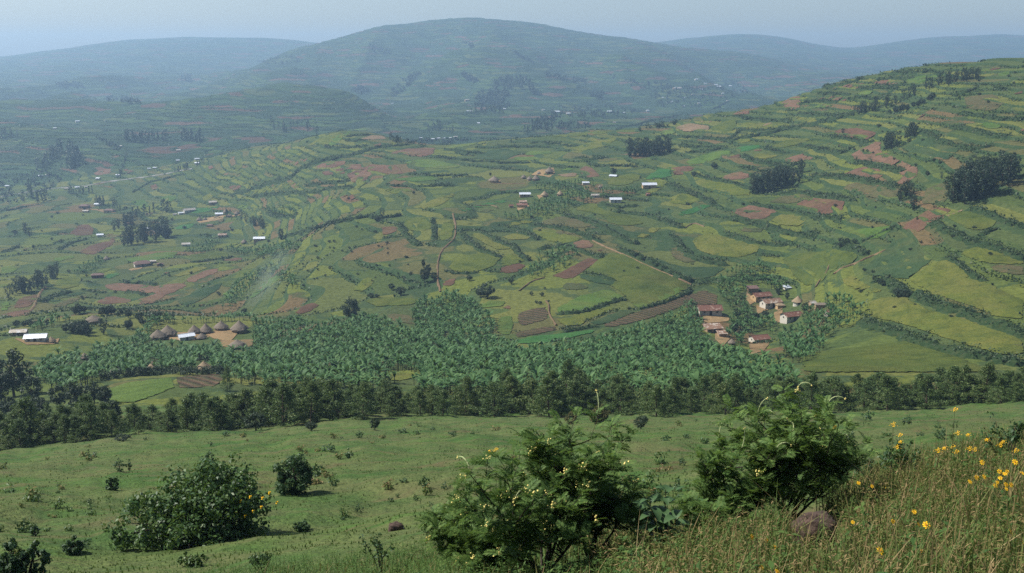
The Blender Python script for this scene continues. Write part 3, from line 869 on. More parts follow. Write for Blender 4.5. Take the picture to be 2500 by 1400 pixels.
def m_bank():
    g = G(mat('grassy_bank')); p = g.pos(); n = g.noise(p, .7, 5, .7)
    c = g.ramp(n, [(.3, (.012, .026, .009)), (.5, (.022, .042, .015)), (.72, (.05, .056, .022))])
    return g.out(g.diffuse(c, .95, .1, g.bump(n, .9, .5)))
M_BANK = m_bank()
def leaf_cloud(centers, n_each, spread, size, rg, up_bias=.3, aspect=.5, tri=False):
    """many small leaf faces gathered round clump centres; returns verts, faces"""
    centers = np.asarray(centers, float); k = len(centers)
    n = k * n_each
    c = np.repeat(centers, n_each, 0)
    sp = np.repeat(np.broadcast_to(np.asarray(spread, float), (k,)), n_each)
    d = rg.normal(size=(n, 3)); d /= np.linalg.norm(d, axis=1)[:, None]
    pos = c + d * (sp * rg.uniform(.25, 1, n) ** .6)[:, None]
    nr = d + rg.normal(size=(n, 3)) * .55 + np.array([0, 0, up_bias]); nr /= np.linalg.norm(nr, axis=1)[:, None]
    t = np.cross(nr, rg.normal(size=(n, 3))); t /= np.linalg.norm(t, axis=1)[:, None] + 1e-9
    b = np.cross(nr, t)
    s = (np.asarray(size) * rg.uniform(.6, 1.3, n))[:, None]
    if tri:
        V = np.stack([pos - t * s - b * s * aspect, pos + t * s * .9 - b * s * aspect, pos + b * s * aspect * 1.3], 1).reshape(-1, 3)
        Fc = np.arange(3 * n).reshape(n, 3)
    else:
        V = np.stack([pos - t * s, pos - b * s * aspect + nr * s * .12, pos + t * s, pos + b * s * aspect + nr * s * .12], 1).reshape(-1, 3)
        Fc = np.arange(4 * n).reshape(n, 4)
    return V, Fc
def hedge(pix, wk):
    pix = densify(chaikin(pix, False), 6, False, .9, RNG)
    X, Y, Z = hit([q[0] for q in pix], [q[1] for q in pix])
    Y0 = np.median(Y); keep = (Y < Y0 * 1.3) & (Y > Y0 * .75); X, Y = X[keep], Y[keep]
    if len(X) < 2: return
    seg = np.r_[0, np.cumsum(np.hypot(np.diff(X), np.diff(Y)))]
    L = seg[-1]
    s_size = 0.32 + Y0 * 0.00042
    n = int(max(8, L * 2.4 / (s_size / .45) ** 1.2))
    t = RNG.uniform(0, L, n)
    gap = perlin(t / 9.0, t * 0 + 3.3 + X[0], 5)
    t = t[gap > -.55]; n = len(t)
    x = np.interp(t, seg, X); y = np.interp(t, seg, Y)
    w = 1.15 * wk * (1 + Y0 * .0004)
    x += RNG.normal(size=n) * w * .5; y += RNG.normal(size=n) * w * .62
    hh = (1.0 + .6 * perlin(t / 6.0, t * 0 + X[0], 9)) * wk * (.85 + Y0 * .0005)
    z = ground(x, y) + RNG.uniform(.05, 1.0, n) * np.maximum(hh, .3)
    V, Fc = leaf_cloud(np.c_[x, y, z + .3 * wk], 7, .5 * wk + .15, s_size * .72, RNG, .5, .62)
    C = np.c_[X, Y]; d = np.gradient(C, axis=0); d /= np.linalg.norm(d, axis=1)[:, None] + 1e-9; nr = np.c_[-d[:, 1], d[:, 0]]
    hb = (1.15 + .5 * perlin(seg / 7.0, seg * 0 + X[0], 19)) * wk * (.7 + Y0 * .0006); hb[0] = hb[-1] = 0
    rows = []
    for o_, h_ in ((-1.0, -.1), (-.6, .55), (0, .85), (.6, .55), (1.0, -.1)):
        q = C + nr * o_ * w * 1.25 * (1 + .3 * RNG.normal(size=(len(C), 1)))
        rows.append(np.c_[q, ground(q[:, 0], q[:, 1]) + h_ * np.maximum(hb, .1) * (1 + .2 * RNG.normal(size=len(C)))])
    BV = np.stack(rows, 1).reshape(-1, 3); nn = len(C)
    BF = np.array([[i * 5 + k, i * 5 + k + 1, i * 5 + k + 6, i * 5 + k + 5] for i in range(nn - 1) for k in range(4)])
    me = mesh_np('terrace_hedge', np.r_[V, BV], np.r_[Fc, BF + len(V)])
    me.materials.append(M_HEDGE); me.materials.append(M_BANK); me.polygons.foreach_set('material_index', np.r_[np.zeros(len(Fc)), np.ones(len(BF))].astype(np.int32))
    link('terrace_hedge', me, None, hillside if Y0 < 1330 else hills)
for ln in HEDGES.strip().splitlines():
    tl, w, *rest = ln.split()
    hedge(rd(tl, ' '.join(rest)), float(w))

def bank_growth():
    """rough growth along the terrace banks of the whole ridge, where no plot covers them"""
    polys = [rd(l.split()[0], ' '.join(l.split()[2:])) for l in FIELDS.strip().splitlines()]
    r0 = int(np.searchsorted(GL, math.log(250))); r1 = R2 + 60
    U = TU[r0:r1] + .2
    cr = np.floor(U[1:]) != np.floor(U[:-1])
    ri, ci = np.nonzero(cr)
    x = AX[r0:r1][ri, ci]; y = AY[r0:r1][ri, ci]
    lev = np.floor(np.maximum(U[1:], U[:-1]))[ri, ci]
    keep = (perlin(x / 44, y / 44 + lev * 3.7, 71) > -.12) & (np.abs(x / y) < .62)
    x, y, lev = x[keep], y[keep], lev[keep]
    px, py = F_PX * x / (y * CP - (ground(x, y) - CAM_Z) * SP) + 1250, 700 - F_PX * (y * SP + (ground(x, y) - CAM_Z) * CP) / (y * CP - (ground(x, y) - CAM_Z) * SP)
    m = np.ones(len(x), bool)
    for q in polys:
        a = np.array(q); bb = (px > a[:, 0].min()) & (px < a[:, 0].max()) & (py > a[:, 1].min()) & (py < a[:, 1].max())
        ii = np.nonzero(bb)[0]
        if len(ii): m[ii] &= ~inside(q, px[ii], py[ii])
    x, y = x[m], y[m]
    rep = 6
    x = np.repeat(x, rep) + RNG.normal(size=len(x) * rep) * .9; y = np.repeat(y, rep) + RNG.normal(size=len(y) * rep) * .8
    z = ground(x, y) + RNG.uniform(.1, 1.1, len(x))
    V, Fc = leaf_cloud(np.c_[x, y, z], 1, .5 + y * .0003, .26 + y * .00052, RNG, .5, .7, True)
    link('bank_growth', mesh_np('bank_growth', V, Fc), M_HEDGE, hillside, 'rough grass and shrubs growing along the terrace banks', None, None, 'stuff')
    print('BANANAS bank', len(Fc))
bank_growth()
# ---------------------------------------------------------------- tools for things standing on the land
def proj(x, y, z):
    """photo pixel of world points"""
    x = np.asarray(x, float); y = np.asarray(y, float); dz = np.asarray(z, float) - CAM_Z
    dep = y * CP - dz * SP; upv = y * SP + dz * CP
    return 1250 + F_PX * x / dep, 700 - F_PX * upv / dep
class MB:
    """collects shapes into one mesh"""
    def __init__(self): self.v = []; self.f = []; self.mi = []
    def add(self, vs, fs, mi=0):
        b = len(self.v); self.v += [tuple(q) for q in vs]; self.f += [tuple(i + b for i in q) for q in fs]; self.mi += [mi] * len(fs)
    def box(self, x0, x1, y0, y1, z0, z1, mi=0):
        self.add([(x, y, z) for z in (z0, z1) for y in (y0, y1) for x in (x0, x1)],
                 [(0, 2, 3, 1), (4, 5, 7, 6), (0, 1, 5, 4), (2, 6, 7, 3), (0, 4, 6, 2), (1, 3, 7, 5)], mi)
    def tube(self, pts, rad, n=6, mi=0, cap=True):
        pts = [Vector(q) for q in pts]; b = len(self.v)
        for i, q in enumerate(pts):
            d = (pts[min(i + 1, len(pts) - 1)] - pts[max(i - 1, 0)]).normalized()
            u = d.orthogonal().normalized() if i == 0 else (u - d * u.dot(d)).normalized()
            w = d.cross(u); r = rad[i] if hasattr(rad, '__len__') else rad
            for k in range(n):
                a = 2 * math.pi * k / n; self.v.append(tuple(q + (u * math.cos(a) + w * math.sin(a)) * r))
        for i in range(len(pts) - 1):
            for k in range(n):
                self.f.append((b + i * n + k, b + i * n + (k + 1) % n, b + (i + 1) * n + (k + 1) % n, b + (i + 1) * n + k)); self.mi.append(mi)
        if cap:
            self.f.append(tuple(b + (len(pts) - 1) * n + k for k in range(n))); self.mi.append(mi)
    def mesh(self, name, *mats, smooth=False):
        me = bpy.data.meshes.new(name); me.from_pydata(self.v, [], self.f)
        for m in mats: me.materials.append(m)
        if len(mats) > 1: me.polygons.foreach_set('material_index', np.array(self.mi, np.int32))
        if smooth: me.polygons.foreach_set('use_smooth', np.ones(len(me.polygons), bool))
        me.update(); return me
def join_np(parts, name, mats, smooth=False):
    """parts: list of (V, F(quads or tris), material index) -> one mesh"""
    me = bpy.data.meshes.new(name)
    nv = sum(len(p[0]) for p in parts)
    V = np.concatenate([p[0] for p in parts]).astype(np.float32)
    lv, ls, lt, mi = [], [], [], []; b = 0; lo = 0
    for v, f, m in parts:
        f = np.asarray(f, np.int32); k = f.shape[1]
        lv.append((f + b).ravel()); ls.append(lo + np.arange(len(f)) * k); lt.append(np.full(len(f), k)); mi.append(np.full(len(f), m))
        b += len(v); lo += f.size
    lv = np.concatenate(lv).astype(np.int32); ls = np.concatenate(ls).astype(np.int32); lt = np.concatenate(lt).astype(np.int32); mi = np.concatenate(mi).astype(np.int32)
    me.vertices.add(nv); me.vertices.foreach_set('co', V.ravel())
    me.loops.add(len(lv)); me.loops.foreach_set('vertex_index', lv)
    me.polygons.add(len(ls)); me.polygons.foreach_set('loop_start', ls); me.polygons.foreach_set('loop_total', lt)
    for m in mats: me.materials.append(m)
    me.polygons.foreach_set('material_index', mi)
    if smooth: me.polygons.foreach_set('use_smooth', np.ones(len(ls), bool))
    me.update(calc_edges=True); return me
def mesh_arrays(me):
    v = np.empty(len(me.vertices) * 3); me.vertices.foreach_get('co', v)
    return v.reshape(-1, 3)
def empty(name, loc, rz=0, scale=1.0, label=None, category=None, group=None):
    return link(name, None, None, None, label, category, group, None, loc, rz, scale)

# ---------------------------------------------------------------- houses
def m_roof(name, base, rust=None, amt=.5, rough=.45, metal=0.0, spec=.5):
    g = G(mat(name)); p = g.n('TexCoord').outputs['Object']
    n = g.noise(p, .7, 5, .7); oi = g.n('ObjectInfo').outputs['Random']
    pn = g.n('Mapping', {'Vector': p, 'Location': V3(g, g.math('MULTIPLY', oi, 50.0), 0.0, 0.0)})
    n = g.noise(pn.outputs[0], .7, 5, .7)
    c = base
    if rust is not None:
        sheets = g.n('SeparateXYZ', {0: pn.outputs[0]})
        st = g.noise(V3(g, g.math('FLOOR', g.math('MULTIPLY', sheets.outputs[0], 1.1)), 0.0, g.math('FLOOR', g.math('MULTIPLY', sheets.outputs[2], .5))), 3.0, 1)
        f = g.math('ADD', g.math('MULTIPLY', n, .6), g.math('MULTIPLY', st, .5))
        c = g.ramp(f, [(.3, tuple(x * .75 for x in rust)), (.53 + .2 * amt, rust), (.585 + .2 * amt, base)])
        c = g.mix(g.math('MULTIPLY', g.noise(pn.outputs[0], 4.0, 3), .5), c, tuple(x * .55 for x in rust))
    else:
        c = g.mix(g.math('MULTIPLY', n, .5), base, tuple(x * .6 for x in base))
    w = g.n('TexWave', {'Vector': p, 'Scale': 2.1, 'Distortion': 0.0}, bands_direction='X')
    d = g.diffuse(c, rough, spec, g.bump(w.outputs['Fac'], .35, .06)); d.inputs['Metallic'].default_value = metal
    return g.out(d)
M_RUST = m_roof('rusted_iron_sheet', (.42, .34, .27), (.15, .068, .045), .3, .7, 0, .25)
M_RUSTPALE = m_roof('half_rusted_iron_sheet', (.46, .41, .34), (.2, .115, .07), .1, .65, 0, .3)
M_TIN = m_roof('bright_tin_sheet', (.62, .66, .7), None, 0, .38, .25)
M_TINDULL = m_roof('dull_tin_sheet', (.42, .44, .45), (.3, .26, .2), .1, .5, .1)
M_BROWNROOF = m_roof('brown_tile_roof', (.12, .065, .05), None, 0, .8)
M_WHITE = m_plain('limewashed_wall', (.44, .41, .34), .9, 1.2, .3)
M_TANWALL = m_plain('mud_wall', (.28, .19, .11), .95, 1.4, .25)
M_OCHRE = m_plain('ochre_wall', (.36, .25, .13), .95, 1.4, .2)
M_BRICK = m_plain('red_brick_wall', (.2, .09, .055), .95, 2.0, .25)
M_DARK = m_plain('dark_doorway_wood', (.03, .024, .02), .8, 3.0)
M_BLUEDOOR = m_plain('weathered_shutter', (.09, .08, .07), .8, 3.0)
def m_thatch(name, col):
    g = G(mat(name)); p = g.n('TexCoord').outputs['Object']
    mp = g.n('Mapping', {'Vector': p, 'Scale': (3.2, 3.2, .8)})
    n = g.noise(mp.outputs[0], 2.2, 5, .75); n2 = g.noise(p, .8, 3)
    c = g.mix(n, tuple(x * .5 for x in col), tuple(x * 1.5 for x in col)); c = g.mix(g.math('MULTIPLY', n2, .4), c, tuple(x * .6 for x in col))
    return g.out(g.diffuse(c, .95, .1, g.bump(n, .8, .15)))
M_THATCH = m_thatch('grey_thatch', (.17, .14, .108))
M_THATCHY = m_thatch('fresh_straw_thatch', (.25, .19, .12))

def place(px, py):
    c = hit1(px, py); return c
def low_ground(c, r):
    a = np.linspace(0, 2 * math.pi, 9)
    return float(np.min(ground(c.x + r * np.cos(a), c.y + r * np.sin(a))))
def mean_ground(c, r):
    a = np.linspace(0, 2 * math.pi, 9)
    return float(np.mean(ground(c.x + r * np.cos(a), c.y + r * np.sin(a))))
def house(px, py, wpx, yaw, wall, roof, label, group=None, depth=.62, wh=2.3, rise=1.0, parts=True, hip=False, porch=False, mono=False, name='house', length=None):
    c = place(px, py)
    L = length or wpx * mpp(c.y); D = max(2.2, L * depth); 
    k = min(1.0, max(.55, L / 8.0)); wh = wh * k; rise = rise * k * D / 5.0 + .25
    c.z = mean_ground(c, L * .4) + .1
    t = empty(name, c, math.radians(yaw), 1, label, 'house', group)
    x, y = L / 2, D / 2; oh = .38 * k + .12
    b = MB()
    # four walls with gables, thick at the base
    zb = -2.2
    if hip:
        b.add([(-x, -y, zb), (x, -y, zb), (x, y, zb), (-x, y, zb), (-x, -y, wh), (x, -y, wh), (x, y, wh), (-x, y, wh)],
              [(0, 1, 5, 4), (1, 2, 6, 5), (2, 3, 7, 6), (3, 0, 4, 7), (4, 5, 6, 7)])
    elif mono:
        b.add([(-x, -y, zb), (x, -y, zb), (x, y, zb), (-x, y, zb), (-x, -y, wh), (x, -y, wh), (x, y, wh + rise), (-x, y, wh + rise)],
              [(0, 1, 5, 4), (1, 2, 6, 5), (2, 3, 7, 6), (3, 0, 4, 7), (4, 5, 6, 7)])
    else:
        b.add([(-x, -y, zb), (x, -y, zb), (x, y, zb), (-x, y, zb), (-x, -y, wh), (x, -y, wh), (x, y, wh), (-x, y, wh), (-x, 0, wh + rise), (x, 0, wh + rise)],
              [(0, 1, 5, 4), (2, 3, 7, 6), (1, 2, 6, 9, 5), (3, 0, 4, 8, 7), (4, 5, 9, 8), (6, 7, 8, 9)])
    link('wall', b.mesh('wall', wall), None, t)
    r = MB(); th = .09
    sl = rise / y if not mono else rise / (2 * y)
    if hip:
        e = wh - oh * sl * .6 + .08; X, Y = x + oh, y + oh; rx = max(.05, x - y * .8)
        vv = [(-X, -Y, e), (X, -Y, e), (X, Y, e), (-X, Y, e), (-rx, 0, wh + rise + .1), (rx, 0, wh + rise + .1)]
        vv += [(a, q, z - th) for a, q, z in vv[:4]]
        r.add(vv, [(0, 1, 5, 4), (1, 2, 5), (2, 3, 4, 5), (3, 0, 4), (0, 6, 7, 1), (1, 7, 8, 2), (2, 8, 9, 3), (3, 9, 6, 0), (9, 8, 7, 6)])
    elif mono:
        X = x + oh; z0 = wh - oh * sl + .1; z1 = wh + rise + oh * sl + .1
        r.add([(-X, -y - oh, z0), (X, -y - oh, z0), (X, y + oh, z1), (-X, y + oh, z1), (-X, -y - oh, z0 - th), (X, -y - oh, z0 - th), (X, y + oh, z1 - th), (-X, y + oh, z1 - th)],
              [(0, 1, 2, 3), (7, 6, 5, 4), (0, 4, 5, 1), (1, 5, 6, 2), (2, 6, 7, 3), (3, 7, 4, 0)])
    else:
        X, Y = x + oh, y + oh; ze = wh - oh * sl + .08; zr = wh + rise + .08
        nn = max(3, int(L / .9))
        for s in (-1, 1):
            # separate sheets with slightly uneven laps
            for q in range(nn):
                xa = -X + 2 * X * q / nn; xb = -X + 2 * X * (q + 1) / nn + .04
                dz = .02 * (q % 2); lip = RNG.uniform(-.06, .06)
                vv = [(xa, s * (Y + lip), ze + dz - lip * sl), (xb, s * (Y + lip), ze + dz - lip * sl), (xb, 0, zr + dz), (xa, 0, zr + dz)]
                vv += [(a, w_, z - .05) for a, w_, z in vv]
                ff = [(0, 1, 2, 3), (7, 6, 5, 4), (0, 4, 5, 1), (1, 5, 6, 2), (3, 7, 4, 0)]
                r.add(vv, ff)
        r.box(-X, X, -.14, .14, zr - .02, zr + .05)
    link('roof', r.mesh('roof', roof), None, t)
    if parts:
        d = MB(); dw = .85 * k + .1; d.box(-dw / 2, dw / 2, -y - .05, -y + .05, 0.02, min(wh * .86, 1.95)); link('door', d.mesh('door', M_DARK), None, t)
        if L > 5:
            for s in (-1, 1):
                w = MB(); w.box(s * x * .58 - .4 * k, s * x * .58 + .4 * k, -y - .045, -y + .05, wh * .45, wh * .8); wo = link('window', w.mesh('window', M_BLUEDOOR), None, t)
                fx = s * x * .58
                for nm_, z0_, z1_ in (('sill', wh * .42, wh * .45), ('lintel', wh * .8, wh * .83)):
                    fr = MB(); fr.box(fx - .46 * k, fx + .46 * k, -y - .07, -y + .03, z0_, z1_); link(nm_, fr.mesh(nm_, wall), None, wo)
        g_ = MB(); g_.box(-x - .045, -x + .05, -.35 * k, .35 * k, wh * .5, wh * .82); link('window', g_.mesh('window', M_DARK), None, t)
    if porch:
        pr = MB(); pr.add([(-x, -y - 1.7 * k, wh * .84), (x, -y - 1.7 * k, wh * .84), (x, -y, wh * .97), (-x, -y, wh * .97), (-x, -y - 1.7 * k, wh * .84 - .07), (x, -y - 1.7 * k, wh * .84 - .07), (x, -y, wh * .97 - .07), (-x, -y, wh * .97 - .07)],
                 [(0, 1, 2, 3), (7, 6, 5, 4), (0, 4, 5, 1), (1, 5, 6, 2), (3, 7, 4, 0)])
        po = link('porch_roof', pr.mesh('porch_roof', roof), None, t)
        for q in (-.9, -.3, .3, .9):
            s_ = MB(); s_.box(q * x - .07, q * x + .07, -y - 1.6 * k, -y - 1.6 * k + .14, -1.5, wh * .83); link('post', s_.mesh('post', M_WHITE), None, po)
    return t
def hut(px, py, wpx, label, group=None, thatch=None, wall=None, h=.62, yaw=0, oval=1.0):
    c = place(px, py); R = wpx * mpp(c.y) / 2
    c.z = mean_ground(c, R * .7) + .1
    t = empty('thatched_hut', c, math.radians(yaw), 1, label, 'hut', group)
    n = 22; wr = R * .78; wh = max(.9, R * .52)
    b = MB(); vs = []
    for z in (-2.0, wh):
        vs += [(oval * wr * math.cos(2 * math.pi * i / n), wr * math.sin(2 * math.pi * i / n), z) for i in range(n)]
    b.add(vs, [(i, (i + 1) % n, n + (i + 1) % n, n + i) for i in range(n)])
    link('wall', b.mesh('wall', wall or M_TANWALL), None, t)
    r = MB(); H = R * h * 2 * .62
    prof = [(1.0, wh * .62), (.97, wh * .78), (.72, wh + H * .2), (.42, wh + H * .52), (.16, wh + H * .83), (.06, wh + H * .97), (.0, wh + H * 1.04)]
    rings = []
    for j, (f, z) in enumerate(prof):
        ring = []
        for i in range(n):
            a = 2 * math.pi * i / n; w = f * R * (1 + (.05 if j < 2 else .025) * math.sin(i * 5.3 + px) + .03 * RNG.normal() * (j < 2))
            ring.append((oval * w * math.cos(a), w * math.sin(a), z + (.06 * R * RNG.normal() * .4 if j < 2 else 0)))
        rings.append(ring)
    vs = [q for ring in rings for q in ring]
    fs = [(j * n + i, j * n + (i + 1) % n, (j + 1) * n + (i + 1) % n, (j + 1) * n + i) for j in range(len(prof) - 1) for i in range(n)]
    r.add(vs, fs)
    under = [(oval * wr * math.cos(2 * math.pi * i / n), wr * math.sin(2 * math.pi * i / n), wh * .98) for i in range(n)]
    b0 = len(r.v); r.v += under
    r.f += [(i, b0 + i, b0 + (i + 1) % n, (i + 1) % n) for i in range(n)]; r.mi += [0] * n
    link('roof', r.mesh('roof', thatch or M_THATCH), None, t)
    d = MB(); a = math.radians(-70); 
    d.box(-.4, .4, -wr - .06, -wr + .25, 0, wh * .9); link('door', d.mesh('door', M_DARK), None, t)
    return t
def ZH(x, y): return 1600 + .2143 * x, 620 + .2143 * y
def ZL(x, y): return .28 * x, 720 + .28 * y
def ZU(x, y): return 1180 + .176 * x, 380 + .176 * y
def ZM(x, y): return 150 + .24 * x, 460 + .24 * y

# bare swept yards
M_YARD = m_crop('swept_yard_earth', [(.1, (.19, .125, .06)), (.5, (.3, .2, .1))], 0, (.16, .1, .05), .1, .3, soft=False)
YARDS = [[ZH(*q) for q in yp] for yp in (
    [(530, 690), (740, 690), (850, 730), (830, 770), (560, 800)], [(1040, 430), (1150, 540), (1080, 580), (1030, 520)], [(1150, 580), (1290, 640), (1160, 690)],
    [(1380, 550), (1480, 600), (1400, 660), (1340, 610)], [(1350, 670), (1450, 640), (1430, 780), (1370, 790)], [(1050, 920), (1130, 1010), (1310, 1000), (1240, 1110), (1080, 1150)], [(680, 900), (850, 970), (770, 1060), (680, 980)])] + [[ZL(*q) for q in yp] for yp in (
    [(1430, 365), (1600, 360), (1600, 395), (1440, 395)], [(1790, 350), (1900, 305), (2040, 290), (2080, 330), (2010, 410), (1860, 385)], [(1920, 400), (2210, 395), (2200, 460), (1940, 455)],
    [(1540, 330), (1720, 330), (1830, 370), (1700, 400), (1560, 390)], [(120, 385), (420, 400), (520, 385), (500, 430), (240, 440)])] + [[ZU(*q) for q in yp] for yp in (
    [(80, 355), (150, 340), (240, 350), (220, 395), (130, 385)], [(660, 270), (760, 200), (980, 170), (990, 250), (920, 310), (740, 270)], [(470, 720), (580, 680), (640, 700), (480, 770)], [(740, 560), (830, 540), (780, 610)])] + [[ZM(*q) for q in yp] for yp in (
    [(270, 205), (400, 215), (520, 230), (560, 250), (420, 245)], [(840, 440), (960, 430), (970, 470), (860, 480)], [(680, 830), (800, 800), (830, 815), (720, 840)], [(1380, 340), (1500, 300), (1700, 270), (1830, 270), (1600, 320), (1420, 360)])]
for yp in YARDS:
    drape(yp, .3, M_YARD, 'yard', hillside)
TILE['F'] = (0, 0)
def drape_full(pp, ty, lab=None): drape(pp, CROP_H[ty] * .3 + .04, CROP[ty], 'field', hillside, lab or FIELD_LABEL[ty])
drape_full([(245, 962), (300, 936), (420, 922), (428, 948), (330, 985), (270, 985)], 'l', 'small bright green field behind the tree belt')
drape_full([(428, 922), (520, 913), (557, 922), (525, 945), (435, 950)], 'f', 'small brown ridged field beside the bright green one')
drape_full([(925, 912), (975, 906), (1030, 920), (960, 935)], 'y')

# ---- the farmstead cluster on the right
house(*ZH(610, 690), 56, 4, M_WHITE, M_RUST, 'long house with rust-red iron roof at the left edge of the right-hand village', depth=.62)
house(*ZH(655, 890), 42, 14, M_TANWALL, M_RUSTPALE, 'low house with streaked pale rusty roof below the long red-roofed house', mono=True, depth=.6)
house(*ZH(755, 945), 20, 10, M_TANWALL, M_RUSTPALE, 'tiny shed with straw-coloured roof beside the streaked pale roof', depth=.7, parts=False, mono=True)
hut(*ZH(870, 1035), 21, 'small grey thatched hut sunk among banana leaves below the village', thatch=M_THATCH)
house(*ZH(1180, 1010), 42, 16, M_WHITE, M_RUST, 'house with rust-red roof and pale gable at the bottom of the right-hand village', depth=.75)
house(*ZH(1105, 425), 26, 10, M_TANWALL, M_BROWNROOF, 'low dark-roofed shed at the top of the right-hand village', depth=.6, parts=False, mono=True)
house(*ZH(1200, 530), 44, 18, M_OCHRE, M_RUST, 'rust-roofed house with ochre gable behind the pale-roofed house', depth=.6)
house(*ZH(1310, 610), 46, 18, M_WHITE, M_RUSTPALE, 'white house with pale weathered roof at the centre of the right-hand village', depth=.6)
hut(*ZH(1620, 585), 29, 'thatched hut with white wall on the right side of the village', thatch=M_THATCHY, wall=M_WHITE, h=.7)
house(*ZH(1545, 765), 47, 22, M_WHITE, M_RUST, 'white-gabled house with plain brown-red roof half hidden by bananas', depth=.6)
house(*ZH(1785, 600), 13, 10, M_TANWALL, M_TINDULL, 'tiny tin-roofed shelter right of the thatched hut', depth=.8, parts=False)
house(*ZH(1890, 622), 30, -4, M_TANWALL, M_THATCH, 'long low thatched shed at the right end of the village', depth=.5, hip=True, parts=False)
house(*ZH(1985, 700), 22, 24, M_WHITE, M_RUST, 'small red-roofed house behind the right-hand bananas', depth=.6, parts=False)
house(*ZH(1495, 402), 15, 20, M_WHITE, M_TIN, 'small white tin-roofed shelter standing alone above the village', depth=.5, parts=False, mono=True, wh=1.2)
house(*ZH(1420, 620), 18, 8, M_OCHRE, M_THATCHY, 'little straw-roofed kitchen shed right of the white house', depth=.8, hip=True, parts=False)
# ---- the hut compound on the left
GH = None
hut(*ZL(1380, 388), 42, 'leftmost thatched hut of the walled compound', wall=M_TANWALL, h=.55)
hut(*ZL(1465, 362), 46, 'broad grey thatched hut behind the tin roof, second from the left in the compound', h=.58)
hut(*ZL(1695, 338), 33, 'thatched hut just right of the tin-roofed house in the compound', h=.66)
hut(*ZL(1797, 332), 34, 'steep thatched hut fourth along the back row of the compound', h=.74)
hut(*ZL(1930, 308), 38, 'thatched hut second from the right in the back row of the compound', h=.58)
hut(*ZL(2090, 325), 46, 'largest thatched hut at the right end of the compound', h=.62)
hut(*ZL(1760, 388), 26, 'small thatched hut in the middle of the compound yard', h=.6)
hut(*ZL(2070, 472), 46, 'thatched hut whose roof rises from bananas in front of the compound yard', h=.42)
house(*ZL(1625, 392), 36, 32, M_WHITE, M_TIN, 'white tin-roofed house in the middle of the thatched compound', depth=.62)
house(*ZL(170, 355), 37, 8, M_TANWALL, M_TINDULL, 'dull tin-roofed house at the left edge above the dark tree', depth=.6)
house(*ZL(320, 412), 49, 10, M_WHITE, M_TIN, 'bright white tin-roofed house beside a straw hut at the left', depth=.55)
hut(*ZL(450, 420), 25, 'straw-coloured hut touching the bright tin-roofed house at the left', thatch=M_THATCHY, wall=M_OCHRE, h=.6)
hut(*ZL(740, 565), 25, 'lone small thatched hut in the banana grove below the left farms', h=.6)
hut(*ZL(1335, 655), 31, 'pale pointed hut roof behind the dark hedge', thatch=M_THATCHY, h=.7)
hut(*ZL(1780, 660), 38, 'pale hut roof right of the pointed one behind the dark hedge', thatch=M_THATCHY, h=.62)
hut(*ZL(1000, 690), 24, 'leftmost low hut roof at the end of the dark hedge', h=.5)
hut(*ZL(815, 250), 42, 'wide low thatched hut on the bare mound behind the left trees', h=.4)
# ---- upper village on the ridge
house(*ZU(575, 575), 25, 4, M_TANWALL, M_TIN, 'bright tin-roofed house at the left end of the ridge banana grove', depth=.6)
house(*ZU(2298, 452), 33, 4, M_OCHRE, M_TIN, 'long bright tin-roofed house at the right end of the ridge village', depth=.5)
house(*ZU(1832, 650), 27, 2, M_WHITE, M_TIN, 'bright tin-roofed house standing apart below the ridge banana grove', depth=.6)
house(*ZU(1550, 580), 19, 8, M_WHITE, M_TINDULL, 'grey tin-roofed house in the right part of the ridge banana grove', depth=.7)
house(*ZU(1418, 402), 16, 6, M_WHITE, M_TIN, 'small tin-roofed house at the top of the ridge banana grove', depth=.7, parts=False)
house(*ZU(1805, 300), 17, -25, M_WHITE, M_TIN, 'low white roof beside the round dark tree on the ridge', depth=.8, parts=False, wh=1.4)
house(*ZU(550, 672), 17, 6, M_TANWALL, M_RUSTPALE, 'flat brown-roofed hut below the left tin roof of the ridge village', depth=.7, mono=True, parts=False)
house(*ZU(540, 722), 24, -8, M_OCHRE, M_RUST, 'reddish shed with ochre walls at the lower left of the ridge village', depth=.6, parts=False)
house(*ZU(385, 722), 10, 5, M_TANWALL, M_RUST, 'tiny red-roofed shed left of the reddish shed on the ridge', depth=.8, parts=False)
house(*ZU(2280, 560), 8, 5, M_BRICK, M_RUST, 'tiny red shed below the long tin-roofed ridge house', depth=.9, parts=False)
hut(*ZU(150, 372), 27, 'thatched farmhouse with pale ochre walls on the left of the ridge village', wall=M_OCHRE, h=.5)
hut(*ZU(560, 320), 14, 'left small hut of the three beside the round bare yard', h=.7)
hut(*ZU(640, 345), 15, 'middle pale-walled hut of the three beside the round bare yard', wall=M_OCHRE, h=.6)
hut(*ZU(730, 345), 19, 'right hut of the three below the round bare yard', h=.75)
hut(*ZU(915, 250), 23, 'large hut inside the round bare yard on the ridge', h=.7)
hut(*ZU(770, 262), 11, 'small pale hut inside the round bare yard on the ridge', wall=M_WHITE, h=.6)
hut(*ZU(850, 570), 20, 'straw-roofed hut in the middle of the ridge banana grove', thatch=M_THATCHY, wall=M_OCHRE, h=.7)
hut(*ZU(1065, 555), 18, 'brown hut peak among the ridge bananas', thatch=M_THATCHY, h=.7)
hut(*ZU(1620, 455), 11, 'tiny hut right of the ridge banana grove', h=.7)
